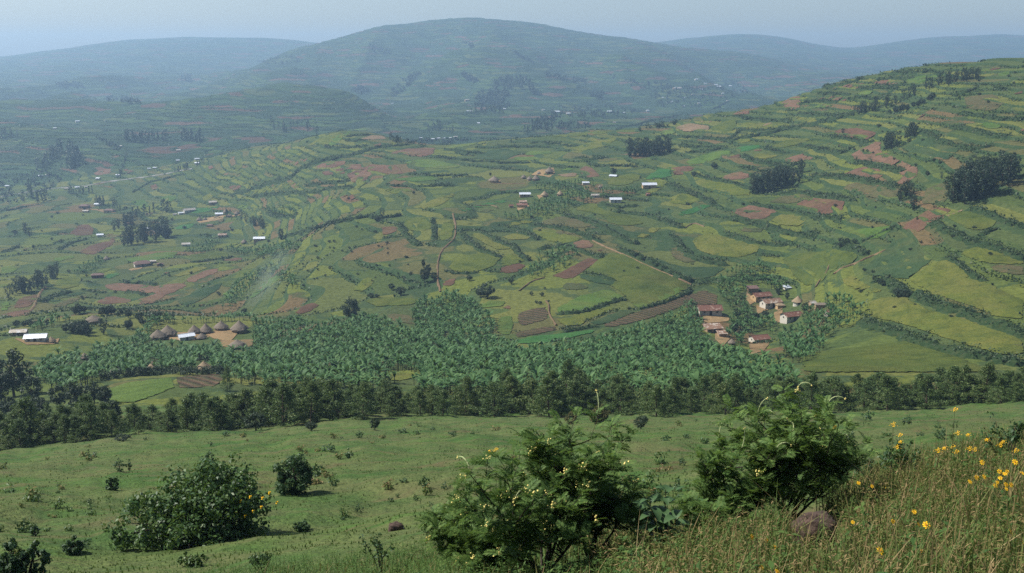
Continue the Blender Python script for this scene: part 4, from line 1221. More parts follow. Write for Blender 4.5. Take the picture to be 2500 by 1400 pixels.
# ---- scattered farms of the left valley
for (x, y, w, yaw, wl, rf, lab) in (
    (370, 178, 14, 8, M_WHITE, M_TIN, 'white-roofed house above the curved yellow yard'), (250, 245, 13, 0, M_TANWALL, M_TINDULL, 'small grey house left of the curved yellow yard'),
    (235, 200, 22, 0, M_TANWALL, M_BROWNROOF, 'long brown shed at the top of the curved yellow yard'), (490, 245, 24, -6, M_OCHRE, M_BROWNROOF, 'long brown-roofed building at the right end of the yellow yard'),
    (700, 370, 14, 0, M_TANWALL, M_RUST, 'small rusty house at the left of the valley grove'), (880, 425, 16, 12, M_WHITE, M_TIN, 'white-roofed house inside the dark valley grove'),
    (935, 462, 17, -8, M_OCHRE, M_RUSTPALE, 'tan house right below the white roof in the valley grove'), (395, 490, 15, 12, M_WHITE, M_TIN, 'small white house beside the two red-brown plots'),
    (1300, 240, 27, 38, M_WHITE, M_TINDULL, 'long silvery barn roof lying aslant'), (1215, 265, 12, 30, M_WHITE, M_TIN, 'short silvery roof at the lower end of the long barn'), (1155, 275, 8, 20, M_WHITE, M_TINDULL, 'tiny silvery shed left of the long barn'),
    (1540, 162, 17, 15, M_TANWALL, M_TINDULL, 'grey-roofed house above the valley farm row'), (1605, 278, 17, 10, M_WHITE, M_TIN, 'brightest white roof in the valley farm row'),
    (1700, 292, 12, 0, M_OCHRE, M_RUSTPALE, 'tan house right of the brightest white roof'), (1510, 390, 14, 0, M_TANWALL, M_BROWNROOF, 'small brown house below the valley farm row'),
    (1640, 495, 19, 8, M_OCHRE, M_RUSTPALE, 'low pale house left of the white roof among valley bananas'), (2015, 535, 26, 4, M_TANWALL, M_TIN, 'bright white tin roof among the valley bananas'),
    (1270, 588, 19, 12, M_WHITE, M_TINDULL, 'grey-white roof standing alone in the middle of the left valley'), (820, 790, 36, 30, M_WHITE, M_BROWNROOF, 'long brown-roofed house with white posts on the green spur'),
    (935, 758, 13, 10, M_BRICK, M_TINDULL, 'small grey-roofed shed right of the long brown house'), (1005, 788, 14, 14, M_BRICK, M_BROWNROOF, 'small brick shed at the right of the spur farm'),
    (370, 910, 27, 14, M_BRICK, M_BROWNROOF, 'brown house in a clump of trees on the lower left slope')):
    house(*ZM(x, y), w, yaw, wl, rf, lab, depth=.5 if w > 22 else .7, parts=w > 15, porch=(x == 820), hip=(rf is M_BROWNROOF))
for (x, y, w, lab) in ((1670, 252, 13, 'thatched hut right behind the brightest white roof'), (1785, 270, 15, 'thatched hut at the right end of the valley farm row'), (1405, 335, 16, 'thatched hut at the left end of the valley farm row'),
                       (1462, 325, 11, 'small pale hut second from the left in the valley farm row'), (1860, 562, 16, 'pale thatched hut left of the white tin roof in valley bananas'), (462, 732, 17, 'grey thatched hut above the dark banana strip on the left slope')):
    hut(*ZM(x, y), w, lab, h=.65)
# ---- far white-roofed houses
FAR = [(436, 370, 9), (481, 391, 9), (482, 402, 10), (434, 394, 7), (295, 359, 7), (189, 299, 8), (135, 315, 6), (99, 432, 8), (117, 430, 8), (240, 439, 9), (288, 430, 8), (189, 460, 8), (162, 463, 7), (18, 457, 8), (364, 414, 6), (378, 412, 7), (210, 459, 6)]
FARB = [(1140, 247, 9), (1142, 273, 5), (1150, 273, 5), (1231, 268, 6), (1326, 270, 6), (1360, 276, 11), (1387, 280, 8), (1488, 275, 9), (1509, 273, 5), (1522, 277, 5), (1581, 272, 6), (1668, 261, 5), (1500, 301, 6), (1169, 303, 6), (958, 254, 4), (1027, 339, 6), (1048, 343, 8), (1058, 342, 7), (1070, 340, 7), (1084, 340, 6), (1112, 337, 8), (1100, 339, 5)]
FARC = [(1653, 218, 17), (1700, 196, 7), (1748, 209, 6), (1755, 214, 8), (1776, 248, 5), (1783, 212, 6), (1706, 254, 5), (1722, 206, 5), (1690, 232, 4), (1735, 228, 5), (1764, 230, 5), (1712, 220, 5), (1795, 222, 4), (1670, 240, 4), (1640, 250, 5), (1618, 240, 4)]
for lst, grp, lab in ((FAR, 'far roofs of the left valley', 'small pale-roofed house far down the left valley'), (FARB, 'far roofs of the central valley', 'tiny pale-roofed house in the hazy valley below the mountain'), (FARC, 'far roofs of the hazy town', 'tiny pale roof of the distant hazy town behind the ridge')):
    for i, (px, py, w) in enumerate(lst):
        house(px, py, w * 1.15, RNG.uniform(-25, 35), M_WHITE if i % 3 else M_TANWALL, M_TIN if i % 4 else M_TINDULL, lab, grp, depth=.6, parts=False, wh=2.4)
# ---------------------------------------------------------------- trees
def tree_mesh(kind, seed, leaf_n=None):
    """returns (trunk mesh, crown mesh) for a tree about 1 unit tall scaled to metres by h"""
    rg = np.random.default_rng(seed); b = MB(); cl = []
    if kind == 'young':        # young eucalyptus / wattle of the belt: leafy to the ground, pointed
        h = 6.0; lean = rg.normal(0, .25, 2)
        top = Vector((lean[0], lean[1], h))
        st = [Vector((0, 0, -.4)), Vector((lean[0] * .3, lean[1] * .3, h * .35)), Vector((lean[0] * .7, lean[1] * .7, h * .7)), top]
        b.tube(st, [.09, .07, .04, .012], 5)
        nb = 34
        for i in range(nb):
            t = (i + .5) / nb; z = h * (.03 + .95 * t ** 1.2)
            r = (1.55 * min(1, (1 - t) * 1.5) ** .8 + .16) * rg.uniform(.45, 1.2) * (0.85 if t < .12 else 1)
            a = i * 2.4 + rg.normal() * .5
            c0 = Vector((lean[0] * z / h, lean[1] * z / h, z))
            e = c0 + Vector((math.cos(a) * r, math.sin(a) * r, .25 * r + .2))
            b.tube([c0, (c0 + e) / 2 + Vector((0, 0, .08)), e], [.022, .014, .006], 4)
            for q in (.45, .75, 1.0):
                cl.append(c0.lerp(e, q))
        V, Fc = leaf_cloud([tuple(c) for c in cl], leaf_n or 38, .36, .115, rg, -.1, .34)
        V[:, 2] -= .12 * rg.uniform(0, 1, len(V))
        cmat = M_EUCY
    elif kind == 'euc':        # tall grove tree, foliage in tiers, bare-ish stem
        h = 15.0; lean = rg.normal(0, .4, 2)
        b.tube([(0, 0, -1), (lean[0] * .3, lean[1] * .3, h * .35), (lean[0], lean[1], h * .95)], [.26, .18, .05], 5)
        for i in range(28):
            t = i / 27; z = h * (.1 + .88 * t); r = 3.3 * math.sin(math.pi * min(1, .16 + .84 * (1 - t))) ** .7 * rg.uniform(.4, 1.15)
            a = i * 2.4 + rg.normal() * .6
            c = Vector((lean[0] * t + math.cos(a) * r, lean[1] * t + math.sin(a) * r, z))
            b.tube([(lean[0] * t * .9, lean[1] * t * .9, z - .5), tuple(c)], [.06, .02], 4)
            cl.append(c)
        V, Fc = leaf_cloud([tuple(c) for c in cl], leaf_n or 22, rg.uniform(.9, 1.5, len(cl)), .52, rg, .2, .5)
        cmat = M_EUC
    else:                      # 'round': broad dark tree
        h = 9.0
        b.tube([(0, 0, -1), (.1, 0, h * .25), (.2, .1, h * .5)], [.3, .22, .1], 6)
        for i in range(54):
            d = rg.normal(size=3); d /= np.linalg.norm(d); d[2] = d[2] * .8
            c = Vector((d[0] * 3.4 * rg.uniform(.5, 1), d[1] * 3.4 * rg.uniform(.5, 1), h * .5 + d[2] * h * .47 * rg.uniform(.6, 1)))
            if c.z < .4: c.z = .4 + rg.uniform(0, 1)
            cl.append(c)
            if i % 4 == 0: b.tube([(.1, .05, h * .3), tuple(c * .8 + Vector((0, 0, h * .05)))], [.08, .03], 4)
        V, Fc = leaf_cloud([tuple(c) for c in cl], leaf_n or 48, rg.uniform(.6, 1.15, len(cl)), .27, rg, .25, .55)
        cmat = M_EUC
    tr = b.mesh('trunk', M_BARK)
    cr = mesh_np('crown', V, Fc); cr.materials.append(cmat)
    return tr, cr, h
YOUNG = [tree_mesh('young', 100 + i) for i in range(7)]
EUC = [tree_mesh('euc', 200 + i) for i in range(6)]
ROUND = [tree_mesh('round', 300 + i) for i in range(4)]
def far_tree_mesh(tr, cr, nm):
    """trunk and crown of a far tree in one mesh"""
    v1 = mesh_arrays(tr); v2 = mesh_arrays(cr)
    f1 = np.array([list(p.vertices)[:4] for p in tr.polygons if len(p.vertices) == 4]); f2 = np.arange(len(v2)).reshape(-1, 4)
    return join_np([(v1, f1, 0), (v2, f2, 1)], nm, [M_BARK, cr.materials[0]])
EUC_ONE = [(far_tree_mesh(t, c, 'eucalyptus_tree'), h) for t, c, h in EUC]
ROUND_ONE = [(far_tree_mesh(t, c, 'broadleaf_tree'), h) for t, c, h in ROUND]
def plant(kind, x, y, hm, name, label, cat='tree', group=None, wide=1.0):
    z = float(ground(x, y)); rz = RNG.uniform(0, 6.28)
    if kind in ('euc1', 'round1'):
        me, h = (EUC_ONE if kind == 'euc1' else ROUND_ONE)[RNG.integers(0, 6 if kind == 'euc1' else 4)]
        s = hm / h
        return link(name, me, None, None, label, cat, group, None, (x, y, z), rz, (s * wide, s * wide, s))
    tr, cr, h = {'young': YOUNG, 'euc': EUC, 'round': ROUND}[kind][RNG.integers(0, {'young': 7, 'euc': 6, 'round': 4}[kind])]
    s = hm / h
    t = empty(name, (x, y, z), rz, (s * wide, s * wide, s), label, cat, group)
    link('trunk', tr, None, t); link('crown', cr, None, t)
    return t
FAR_TREES = []
def grove(pix, n, h0, h1, jit, label, group, kind='euc1', name='eucalyptus_tree', wide=1.0):
    pp = densify(pix, 2, False) if len(pix) > 1 else pix
    for i in range(n):
        q = pp[RNG.integers(0, len(pp))]
        c = hit1(q[0] + RNG.normal() * jit * .6, q[1] + RNG.normal() * jit * .35)
        c.y += RNG.normal() * jit * mpp(c.y) * 1.2
        hm = RNG.uniform(h0, h1) * mpp(c.y) * 1.04
        if c.y > 930 and name == 'eucalyptus_tree': FAR_TREES.append((c.x, c.y, hm, wide)); continue
        plant(kind, c.x, c.y, hm, name, label, 'tree', group, wide)
grove([(2262, 216), (2300, 208), (2345, 200), (2392, 190)], 26, 16, 30, 8, 'dark eucalyptus in the topmost row near the right skyline', 'topmost grove on the right ridge')
grove([(2086, 281), (2130, 272), (2170, 258), (2210, 242), (2252, 224)], 28, 14, 26, 7, 'dark eucalyptus in the diagonal row below the topmost grove', 'diagonal tree row on the right ridge')
grove([(2165, 281), (2200, 272), (2240, 258), (2285, 240)], 20, 10, 18, 6, 'small tree of the lower parallel row under the diagonal row', 'lower parallel tree row', 'round1', 'broadleaf_tree')
grove([(2155, 367), (2175, 362), (2195, 355)], 8, 28, 42, 7, 'eucalyptus in the small clump above the big brown plot', 'clump above the big brown plot')
grove([(2205, 338), (2220, 335), (2237, 330)], 6, 25, 38, 6, 'eucalyptus in the small clump above the big brown plot', 'clump above the big brown plot')
grove([(1834, 475), (1870, 468), (1905, 455), (1945, 443)], 26, 34, 52, 8, 'eucalyptus in the grove above the twin brown plots', 'grove above the twin brown plots')
grove([(1955, 424)], 2, 30, 36, 5, 'eucalyptus standing just above the grove over the twin brown plots', 'pair above that grove')
grove([(2322, 497), (2350, 490), (2400, 478), (2440, 458), (2470, 438)], 30, 50, 72, 9, 'tall eucalyptus in the big dark grove on the right slope', 'big dark grove on the right slope', 'euc1', 'eucalyptus_tree', 1.15)
grove([(2335, 462), (2380, 450), (2440, 432)], 18, 45, 62, 10, 'tall eucalyptus in the big dark grove on the right slope', 'big dark grove on the right slope', 'euc1', 'eucalyptus_tree', 1.15)
grove([(2176, 492), (2200, 488), (2218, 482)], 6, 26, 42, 5, 'tree of the small clump left of the big dark grove', 'small clump left of the big grove')
grove([(2228, 514), (2234, 512)], 2, 32, 38, 2, 'slim tree standing alone at the corner of the brown strip', 'corner trees of the brown strip')
grove([(1532, 383), (1560, 382), (1600, 378), (1632, 372)], 30, 22, 42, 6, 'dark conifer-like tree of the grove beside the pale cut on the ridge', 'grove beside the pale cut')
grove([(30, 722), (70, 712), (105, 697), (140, 674)], 24, 28, 42, 7, 'tree in the dark row at the far left edge', 'dark row at the left edge')
grove([(305, 602), (350, 592), (400, 580)], 18, 28, 48, 9, 'tree of the dark grove around the valley farms', 'dark grove round the valley farms')
grove([(290, 560), (330, 545), (335, 530), (375, 525), (412, 520)], 26, 18, 34, 8, 'tree of the dark grove around the valley farms', 'dark grove round the valley farms')
grove([(400, 583), (412, 580)], 4, 30, 38, 8, 'round dark tree at the right of the valley grove', 'round trees of the valley grove', 'round1', 'broadleaf_tree')
grove([(232, 500), (265, 506), (300, 516)], 18, 14, 26, 4, 'tree of the row behind the curved yellow yard', 'row behind the yellow yard')
grove([(555, 530), (600, 545), (640, 556), (660, 560)], 18, 14, 28, 6, 'tree along the right end of the valley farm row', 'trees by the valley farm row')
grove([(686, 585), (690, 583)], 2, 22, 28, 2, 'slim pair of trees right of the white tin roof in the valley bananas', 'slim pair of trees')
grove([(75, 586), (52, 558)], 3, 20, 28, 3, 'lone tree on the left valley fields', 'lone trees of the left fields')
grove([(100, 412), (120, 395), (150, 372), (175, 385), (200, 398), (160, 415)], 50, 18, 34, 9, 'tree of the dark wood on the left terraced spur', 'dark wood on the left spur', 'euc1', 'eucalyptus_tree', 1.3)
grove([(0, 335), (30, 335), (50, 332)], 10, 14, 22, 4, 'tree of the dark patch at the left border of the spur', 'dark patch at the left border')
grove([(302, 345), (340, 350), (380, 346), (410, 345)], 24, 16, 32, 5, 'tall hazy tree of the wood at the foot of the domed hill', 'wood at the foot of the domed hill', 'euc1', 'eucalyptus_tree', 1.3)
grove([(440, 345), (460, 345), (490, 350)], 14, 18, 36, 4, 'tall hazy tree of the wood at the foot of the domed hill', 'wood at the foot of the domed hill', 'euc1', 'eucalyptus_tree', 1.3)
grove([(635, 300), (690, 325), (730, 315), (770, 325), (775, 330)], 20, 12, 24, 6, 'hazy tree beside the eroded gully of the domed hill', 'trees by the eroded gully')
grove([(72, 470), (90, 497), (112, 492)], 14, 18, 30, 6, 'dark tree beside the valley road', 'trees beside the valley road')
grove([(165, 477), (200, 474), (228, 470)], 16, 12, 20, 5, 'dark tree below the valley road houses', 'trees below the valley road houses')
grove([(430, 420), (455, 412), (480, 405), (505, 395)], 18, 10, 18, 5, 'tree by the white roofs beyond the valley road', 'trees by the roofs beyond the road')
grove([(290, 440), (300, 415), (310, 385), (315, 365)], 20, 8, 14, 3, 'tree in the line climbing the far terraces', 'tree line climbing the terraces')
grove([(1045, 322), (1075, 318), (1100, 325), (1090, 332)], 18, 10, 22, 5, 'tree of the clump round the hidden hamlet beyond the ridge', 'clump round the hidden hamlet')
grove([(945, 340), (965, 348), (978, 352)], 14, 10, 20, 3, 'dark tree on the steep end of the ridge', 'trees on the steep ridge end')
grove([(1285, 325), (1310, 318), (1330, 312), (1345, 325)], 30, 14, 26, 6, 'dark tree of the wood in the central valley', 'dark wood in the central valley', 'euc1', 'eucalyptus_tree', 1.3)
grove([(1410, 286), (1440, 284), (1470, 286)], 20, 9, 17, 4, 'tree of the small wood beside the valley houses', 'small wood beside the valley houses')
grove([(1150, 278), (1190, 275), (1230, 278)], 26, 8, 16, 5, 'tree of the low wood under the mountain spur', 'low wood under the spur')
grove([(1570, 310), (1600, 300), (1650, 290)], 14, 7, 12, 3, 'small tree along the crest where the ridge meets the valley', 'trees along the crest')
# woods on the mountain that read as one mass
wv = []; nacc = 0; wl_ = []
def wood_patch(pix, n, h0, h1):
    V = []
    xs = [q[0] for q in pix]; ys = [q[1] for q in pix]
    k = 0
    while k < n:
        px, py = RNG.uniform(min(xs), max(xs)), RNG.uniform(min(ys), max(ys))
        if not inside(pix, px, py): 
            if RNG.uniform() < .02: k += 1
            continue
        k += 1
        c = hit1(px, py); me, h = EUC_FAR[RNG.integers(0, 3)]; s = RNG.uniform(h0, h1) * mpp(c.y) / h
        a = RNG.uniform(0, 6.28); R = np.array([[math.cos(a), -math.sin(a), 0], [math.sin(a), math.cos(a), 0], [0, 0, 1]])
        V.append(me @ R.T * np.array([s * 1.6, s * 1.6, s]) + np.array(c))
    return V
EUC_FAR = []
for i in range(3):
    rg = np.random.default_rng(900 + i)
    cc = [(rg.normal() * 1.6, rg.normal() * 1.6, rg.uniform(3, 13)) for _ in range(10)]
    V, Fc = leaf_cloud(cc, 3, 1.6, 2.0, rg, .3, .8); EUC_FAR.append((V, 15.0))
for i in range(3):
    rg = np.random.default_rng(950 + i)
    cc = [(rg.normal() * 1.5 * (1 - k / 16), rg.normal() * 1.5 * (1 - k / 16), 1.5 + 13 * k / 14) for k in range(14)]
    V, Fc = leaf_cloud(cc, 6, 1.25, .95, rg, .2, .6); EUC_FAR.append((V, 15.0))
allV = []
for pp, n, a, b_ in ([[(1160, 262), (1165, 235), (1200, 222), (1240, 228), (1245, 265), (1210, 275)], 120, 9, 14], [[(1200, 215), (1215, 195), (1280, 190), (1300, 205), (1270, 222)], 80, 8, 12],
                     [[(1120, 180), (1140, 182), (1165, 200), (1150, 205)], 40, 7, 10], [[(950, 232), (975, 205), (1005, 185), (1030, 178), (1000, 212), (960, 240)], 60, 7, 11],
                     [[(860, 220), (880, 212), (905, 225), (880, 235)], 40, 7, 10], [[(1250, 130), (1280, 138), (1310, 160), (1290, 155)], 30, 6, 9], [[(1285, 195), (1300, 215), (1320, 235), (1295, 230)], 40, 7, 11],
                     [[(1330, 178), (1380, 190), (1385, 202), (1335, 190)], 35, 6, 9], [[(1395, 192), (1430, 200), (1428, 210), (1400, 205)], 30, 6, 9], [[(1440, 230), (1470, 225), (1480, 245), (1450, 245)], 40, 6, 9],
                     [[(900, 112), (960, 125), (940, 135), (900, 125)], 30, 5, 8], [[(1130, 105), (1160, 110), (1150, 122)], 20, 5, 8], [[(1290, 300), (1350, 285), (1340, 270), (1370, 290), (1340, 305)], 40, 8, 12],
                     [[(1350, 300), (1440, 305), (1440, 318), (1360, 318)], 60, 6, 9], [[(440, 190), (465, 186), (470, 202), (445, 206)], 25, 7, 10], [[(130, 205), (200, 205), (205, 218), (150, 218)], 50, 6, 9], [[(250, 240), (290, 238), (360, 250), (330, 255), (260, 250)], 60, 7, 10],
                     [[(620, 150), (700, 138), (740, 150), (660, 165)], 40, 5, 8], [[(1580, 215), (1800, 200), (1840, 235), (1700, 265), (1600, 260)], 160, 5, 8], [[(1470, 180), (1560, 200), (1700, 215), (1690, 230), (1540, 215)], 70, 5, 8],
                     [[(1340, 260), (1500, 262), (1560, 275), (1480, 290), (1350, 285)], 90, 5, 9], [[(0, 430), (120, 420), (160, 450), (60, 500), (0, 500)], 120, 6, 11], [[(230, 335), (265, 360), (290, 375), (300, 350), (262, 345)], 30, 6, 10],
                     [[(990, 345), (1130, 340), (1160, 345), (1080, 352), (1000, 352)], 60, 6, 10], [[(1560, 322), (1570, 318), (1600, 308), (1650, 300), (1655, 306), (1600, 316)], 30, 7, 11]):
    allV += wood_patch(pp, n, a, b_)
for (x, y, hm, wd) in FAR_TREES:
    me, h = EUC_FAR[3 + RNG.integers(0, 3)]; s = hm / h; a = RNG.uniform(0, 6.28); R = np.array([[math.cos(a), -math.sin(a), 0], [math.sin(a), math.cos(a), 0], [0, 0, 1]])
    allV.append(me @ R.T * np.array([s * wd, s * wd, s]) + np.array([x, y, float(ground(x, y))]))
V = np.concatenate(allV); link('wood', mesh_np('wood', V, np.arange(len(V)).reshape(-1, 4)), M_EUC, kind='stuff', label='scattered dark woods on the hazy mountain and valley floor', category='wood')

# individual trees and bushes of the middle distance
def one(kind, px, py, hpx, label, name=None, wide=1.0, group=None, cat='tree'):
    c = hit1(px, py); return plant(kind, c.x, c.y, hpx * mpp(c.y) * 1.04, name or ('broadleaf_tree' if kind.startswith('round') else 'eucalyptus_tree'), label, cat, group, wide)
one('round', 855, 784, 66, 'large dark round tree at the upper edge of the banana grove', wide=.95)
one('round', 1037, 690, 42, 'dark tree standing in the rocky ravine', wide=.75); one('round1', 1046, 668, 26, 'tree at the top of the ravine clump', wide=.8); one('round1', 1034, 655, 26, 'slim tree above the ravine clump', wide=.5)
one('round1', 1060, 684, 22, 'small tree right of the dark ravine tree', wide=1.2)
one('round', 1190, 728, 40, 'broad dark tree beside the upper banana lobe', wide=1.25); one('round1', 1172, 726, 26, 'bushy tree left of the broad dark tree', wide=1.2); one('round1', 1248, 694, 18, 'small dark bush right above the broad dark tree', wide=1.1, name='bush', cat='bush')
one('round1', 1146, 686, 15, 'low dark bush on the ravine rim', wide=1.4, name='bush', cat='bush'); one('round1', 978, 722, 26, 'dark bush left of the ravine', wide=1.2, name='bush', cat='bush'); one('round1', 956, 708, 18, 'smaller bush beside the dark bush left of the ravine', wide=1.3, name='bush', cat='bush')
one('round1', 905, 727, 13, 'long low bush above the large round tree', wide=1.9, name='bush', cat='bush'); one('round1', 920, 728, 12, 'second low bush above the large round tree', wide=1.6, name='bush', cat='bush')
one('euc1', 933, 535, 26, 'slim dark tree at the edge of the nose of the ridge'); one('round1', 920, 540, 14, 'low trees left of the slim ridge-nose tree', wide=1.7)
one('round1', 1498, 428, 20, 'round dark tree beside the low white roof on the ridge', wide=1.1); one('round1', 1197, 430, 9, 'small round tree behind the thatched farmhouse on the ridge'); one('round1', 1744, 413, 18, 'dark bush beside the yellow plots left of the grove', wide=1.2, name='bush', cat='bush')
one('round1', 1693, 432, 14, 'bush at the corner of the small red plot', wide=1.1, name='bush', cat='bush'); one('round1', 2264, 430, 14, 'round bush above the small clump', name='bush', cat='bush'); one('euc1', 2298, 437, 16, 'small tree left of the big dark grove')
one('round1', 1010, 475, 10, 'lone round bush among the pale ridge fields', name='bush', cat='bush'); one('round1', 851, 488, 8, 'bush inside the bare brown ring field', name='bush', cat='bush', wide=1.2)
one('round', 35, 968, 128, 'big dark tree at the left edge in front of the farms', wide=.95); one('round', 82, 985, 78, 'dark tree right of the big one at the left edge', wide=.9); one('round', 186, 1000, 80, 'dark bushy tree left of the small green field', wide=.85)
one('round', 5, 985, 90, 'dark tree cut by the left picture edge', wide=.9)
one('young', 555, 955, 62, 'tall dark pointed tree rising behind the belt left of centre', wide=1.0)
for q in [(253, 817, 42)]: one('euc1', q[0], q[1], q[2], 'slender dark tree left of the thatched compound', wide=1.2)
grove([(160, 815), (185, 812), (215, 815)], 14, 24, 36, 5, 'tree of the dark clump behind the bright tin roof', 'dark clump behind the tin roof', 'round1', 'broadleaf_tree')
grove([(185, 768), (200, 766)], 4, 20, 28, 5, 'tree of the left clump behind the farms', 'left clump behind the farms', 'round1', 'broadleaf_tree')
grove([(255, 772), (290, 766), (320, 780), (355, 790), (395, 782), (430, 780)], 22, 16, 28, 6, 'tree along the shrubby line behind the compound', 'shrubby line behind the compound', 'round1', 'broadleaf_tree')
grove([(315, 802), (322, 800)], 3, 20, 26, 4, 'round dark bush left of the compound', 'round bushes left of the compound', 'round1', 'bush')
grove([(592, 770), (600, 768)], 2, 16, 20, 3, 'small dark tree behind the largest hut', 'small trees behind the largest hut', 'round1', 'broadleaf_tree')
grove([(70, 800), (40, 795), (110, 795)], 8, 12, 22, 6, 'bush behind the left tin-roofed houses', 'bushes behind the left houses', 'round1', 'bush')
# village shade trees (right)
for (x, y, h, w, lab) in ((930, 730, 70, 1.2, 'dark shade tree left of centre in the right-hand village'), (1050, 800, 60, 1.2, 'shade tree in the middle of the right-hand village'), (1150, 760, 60, 1.2, 'shade tree under the white house of the village'),
                          (1250, 730, 62, 1.1, 'shade tree between the white house and the white-gabled house'), (900, 900, 80, 1.0, 'leafy tree left of the lowest red-roofed house'), (1700, 680, 85, .9, 'dark tree right of the white-gabled house'),
                          (1500, 520, 55, .9, 'thin tree left of the white-walled hut'), (1400, 470, 50, 1.4, 'broad green shrub above the white house'), (960, 960, 60, 1.0, 'dark tree above the small sunk hut')):
    px, py = ZH(x, y); one('round1', px, py, h * .2143 * 1.75, lab, wide=w * .85)
# bushes and shrubs dotted along banks of the slopes
def scatter_bush(pix, n, h0, h1, label, group, wide=1.3):
    xs = [q[0] for q in pix]; ys = [q[1] for q in pix]; k = 0
    while k < n:
        px, py = RNG.uniform(min(xs), max(xs)), RNG.uniform(min(ys), max(ys))
        if not inside(pix, px, py): continue
        k += 1; one('round1', px, py, RNG.uniform(h0, h1), label, 'bush', wide * RNG.uniform(.8, 1.4), group, 'bush')
scatter_bush([(740, 560), (880, 540), (1000, 620), (1010, 680), (880, 700), (720, 700)], 55, 3, 8, 'small scrub bush on the rough slope left of the footpath', 'scrub of the rough slope')
scatter_bush([(2050, 250), (2500, 180), (2500, 480), (2300, 420), (2060, 400)], 40, 4, 9, 'small bush dotted on the upper right slope', 'bushes of the upper right slope')
scatter_bush([(1950, 520), (2150, 480), (2500, 560), (2500, 850), (2200, 780), (2000, 650)], 34, 4, 10, 'small bush dotted on the lower right slope', 'bushes of the lower right slope')
scatter_bush([(1150, 520), (1900, 480), (1950, 560), (1650, 680), (1250, 640), (1100, 580)], 30, 3, 8, 'small bush among the plots of the central slope', 'bushes of the central slope')
scatter_bush([(0, 520), (500, 480), (700, 600), (600, 740), (0, 760)], 60, 4, 10, 'small bush among the plots of the left slopes', 'bushes of the left slopes')
scatter_bush([(2110, 690), (2130, 680), (2200, 710), (2215, 730), (2180, 725), (2130, 700)], 9, 12, 22, 'shrub of the clump beside the big dark green plot', 'clump by the dark green plot')
scatter_bush([(2045, 588), (2080, 590), (2110, 610), (2100, 628), (2060, 612)], 7, 12, 20, 'shrub of the small thicket above the village', 'thicket above the village')
scatter_bush([(1280, 710), (1340, 700), (1350, 740), (1300, 745)], 6, 6, 12, 'small shrub on the bank right of the broad dark tree', 'shrubs by the broad tree')

# thick dark hedge in front of the hidden huts
hx = densify([(248, 930), (290, 922), (330, 918), (380, 915), (415, 912), (470, 916), (540, 914)], 3, False)
X, Y, Z = hit([q[0] for q in hx], [q[1] for q in hx])
cc = []
for i in range(260):
    k = RNG.integers(0, len(X)); x = X[k] + RNG.normal() * .5; y = Y[k] + RNG.normal() * .8
    cc.append((x, y, float(ground(x, y)) + RNG.uniform(.1, 1.9)))
V, Fc = leaf_cloud(cc, 22, .55, .2, RNG, .2, .55)
link('hedge', mesh_np('hedge', V, Fc), M_EUC, None, 'thick dark hedge between the small field and the hut roofs', 'hedge')

# ---------------------------------------------------------------- the belt of young trees
def belt():
    n = 0
    base = lambda px: np.interp(px, [-200, 0, 150, 300, 600, 900, 1500, 2000, 2500, 2700], [1130, 1103, 1085, 1062, 1048, 1020, 1014, 1008, 985, 975])
    topy = lambda px: np.interp(px, [-200, 0, 120, 230, 300, 420, 480, 560, 640, 700, 780, 850, 1000, 1200, 1300, 1420, 1600, 1750, 1900, 2000, 2080, 2200, 2400, 2500, 2700],
                                [990, 1000, 985, 985, 1000, 985, 955, 930, 935, 898, 905, 925, 940, 925, 905, 915, 930, 915, 915, 905, 915, 908, 890, 885, 880])
    labs = ('young tree in the front row of the dark belt below the meadow', 'young tree in the middle row of the dark belt below the meadow', 'young tree in the back row of the dark belt below the meadow')
    for row, (dy, stp) in enumerate(((0, 31), (5.0, 30), (10.5, 32))):
        px = -160 + row * 11
        while px < 2660:
            bx = px + RNG.normal() * 7; by = base(bx) - (4 if row == 0 else 4)
            c = hit1(bx, min(by + RNG.normal() * 4, 1130))
            c.y += dy + RNG.normal() * 1.2; c.x *= (c.y / (c.y - dy)) if dy else 1
            zt = c.y; z = float(ground(c.x, c.y))
            # height so that the crown reaches its outline
            a_, s_ = ray(bx, topy(bx) + RNG.normal() * 11 + RNG.choice([-12, 0, 0, 12, 32]) + (14 if row == 0 else 0))
            hm = float(np.clip(CAM_Z + s_ * c.y - z, 2.0, 9.5)) * RNG.uniform(.72, .95)
            plant('young', c.x, c.y, hm, 'young_tree', labs[row], 'tree', ('front', 'middle', 'back')[row] + ' row of the tree belt', RNG.uniform(1.25, 1.8) * min(1.15, max(.75, 6.0 / hm)))
            px += stp * RNG.uniform(.75, 1.25) * (1.0 if bx > 250 else 1.0); n += 1
    # thicket on the left, deeper towards the camera
    for i in range(20):
        px = RNG.uniform(-120, 330); py = base(px) - RNG.uniform(0, 55)
        c = hit1(px, py); plant('young', c.x, c.y, RNG.uniform(2.0, 4.2), 'young_tree', 'low young tree of the thicket at the left end of the belt', 'tree', 'thicket at the left end of the belt', RNG.uniform(1.2, 1.8))
    for i in range(30):
        px = RNG.uniform(-140, 270); py = base(px) - RNG.uniform(25, 95)
        c = hit1(px, max(py, 985)); plant('round', c.x, c.y, RNG.uniform(3.0, 5.2), 'bushy_tree', 'bushy dark tree of the deep thicket at the left edge behind the belt', 'tree', 'deep thicket at the left edge', RNG.uniform(.8, 1.15))
    return n
belt()
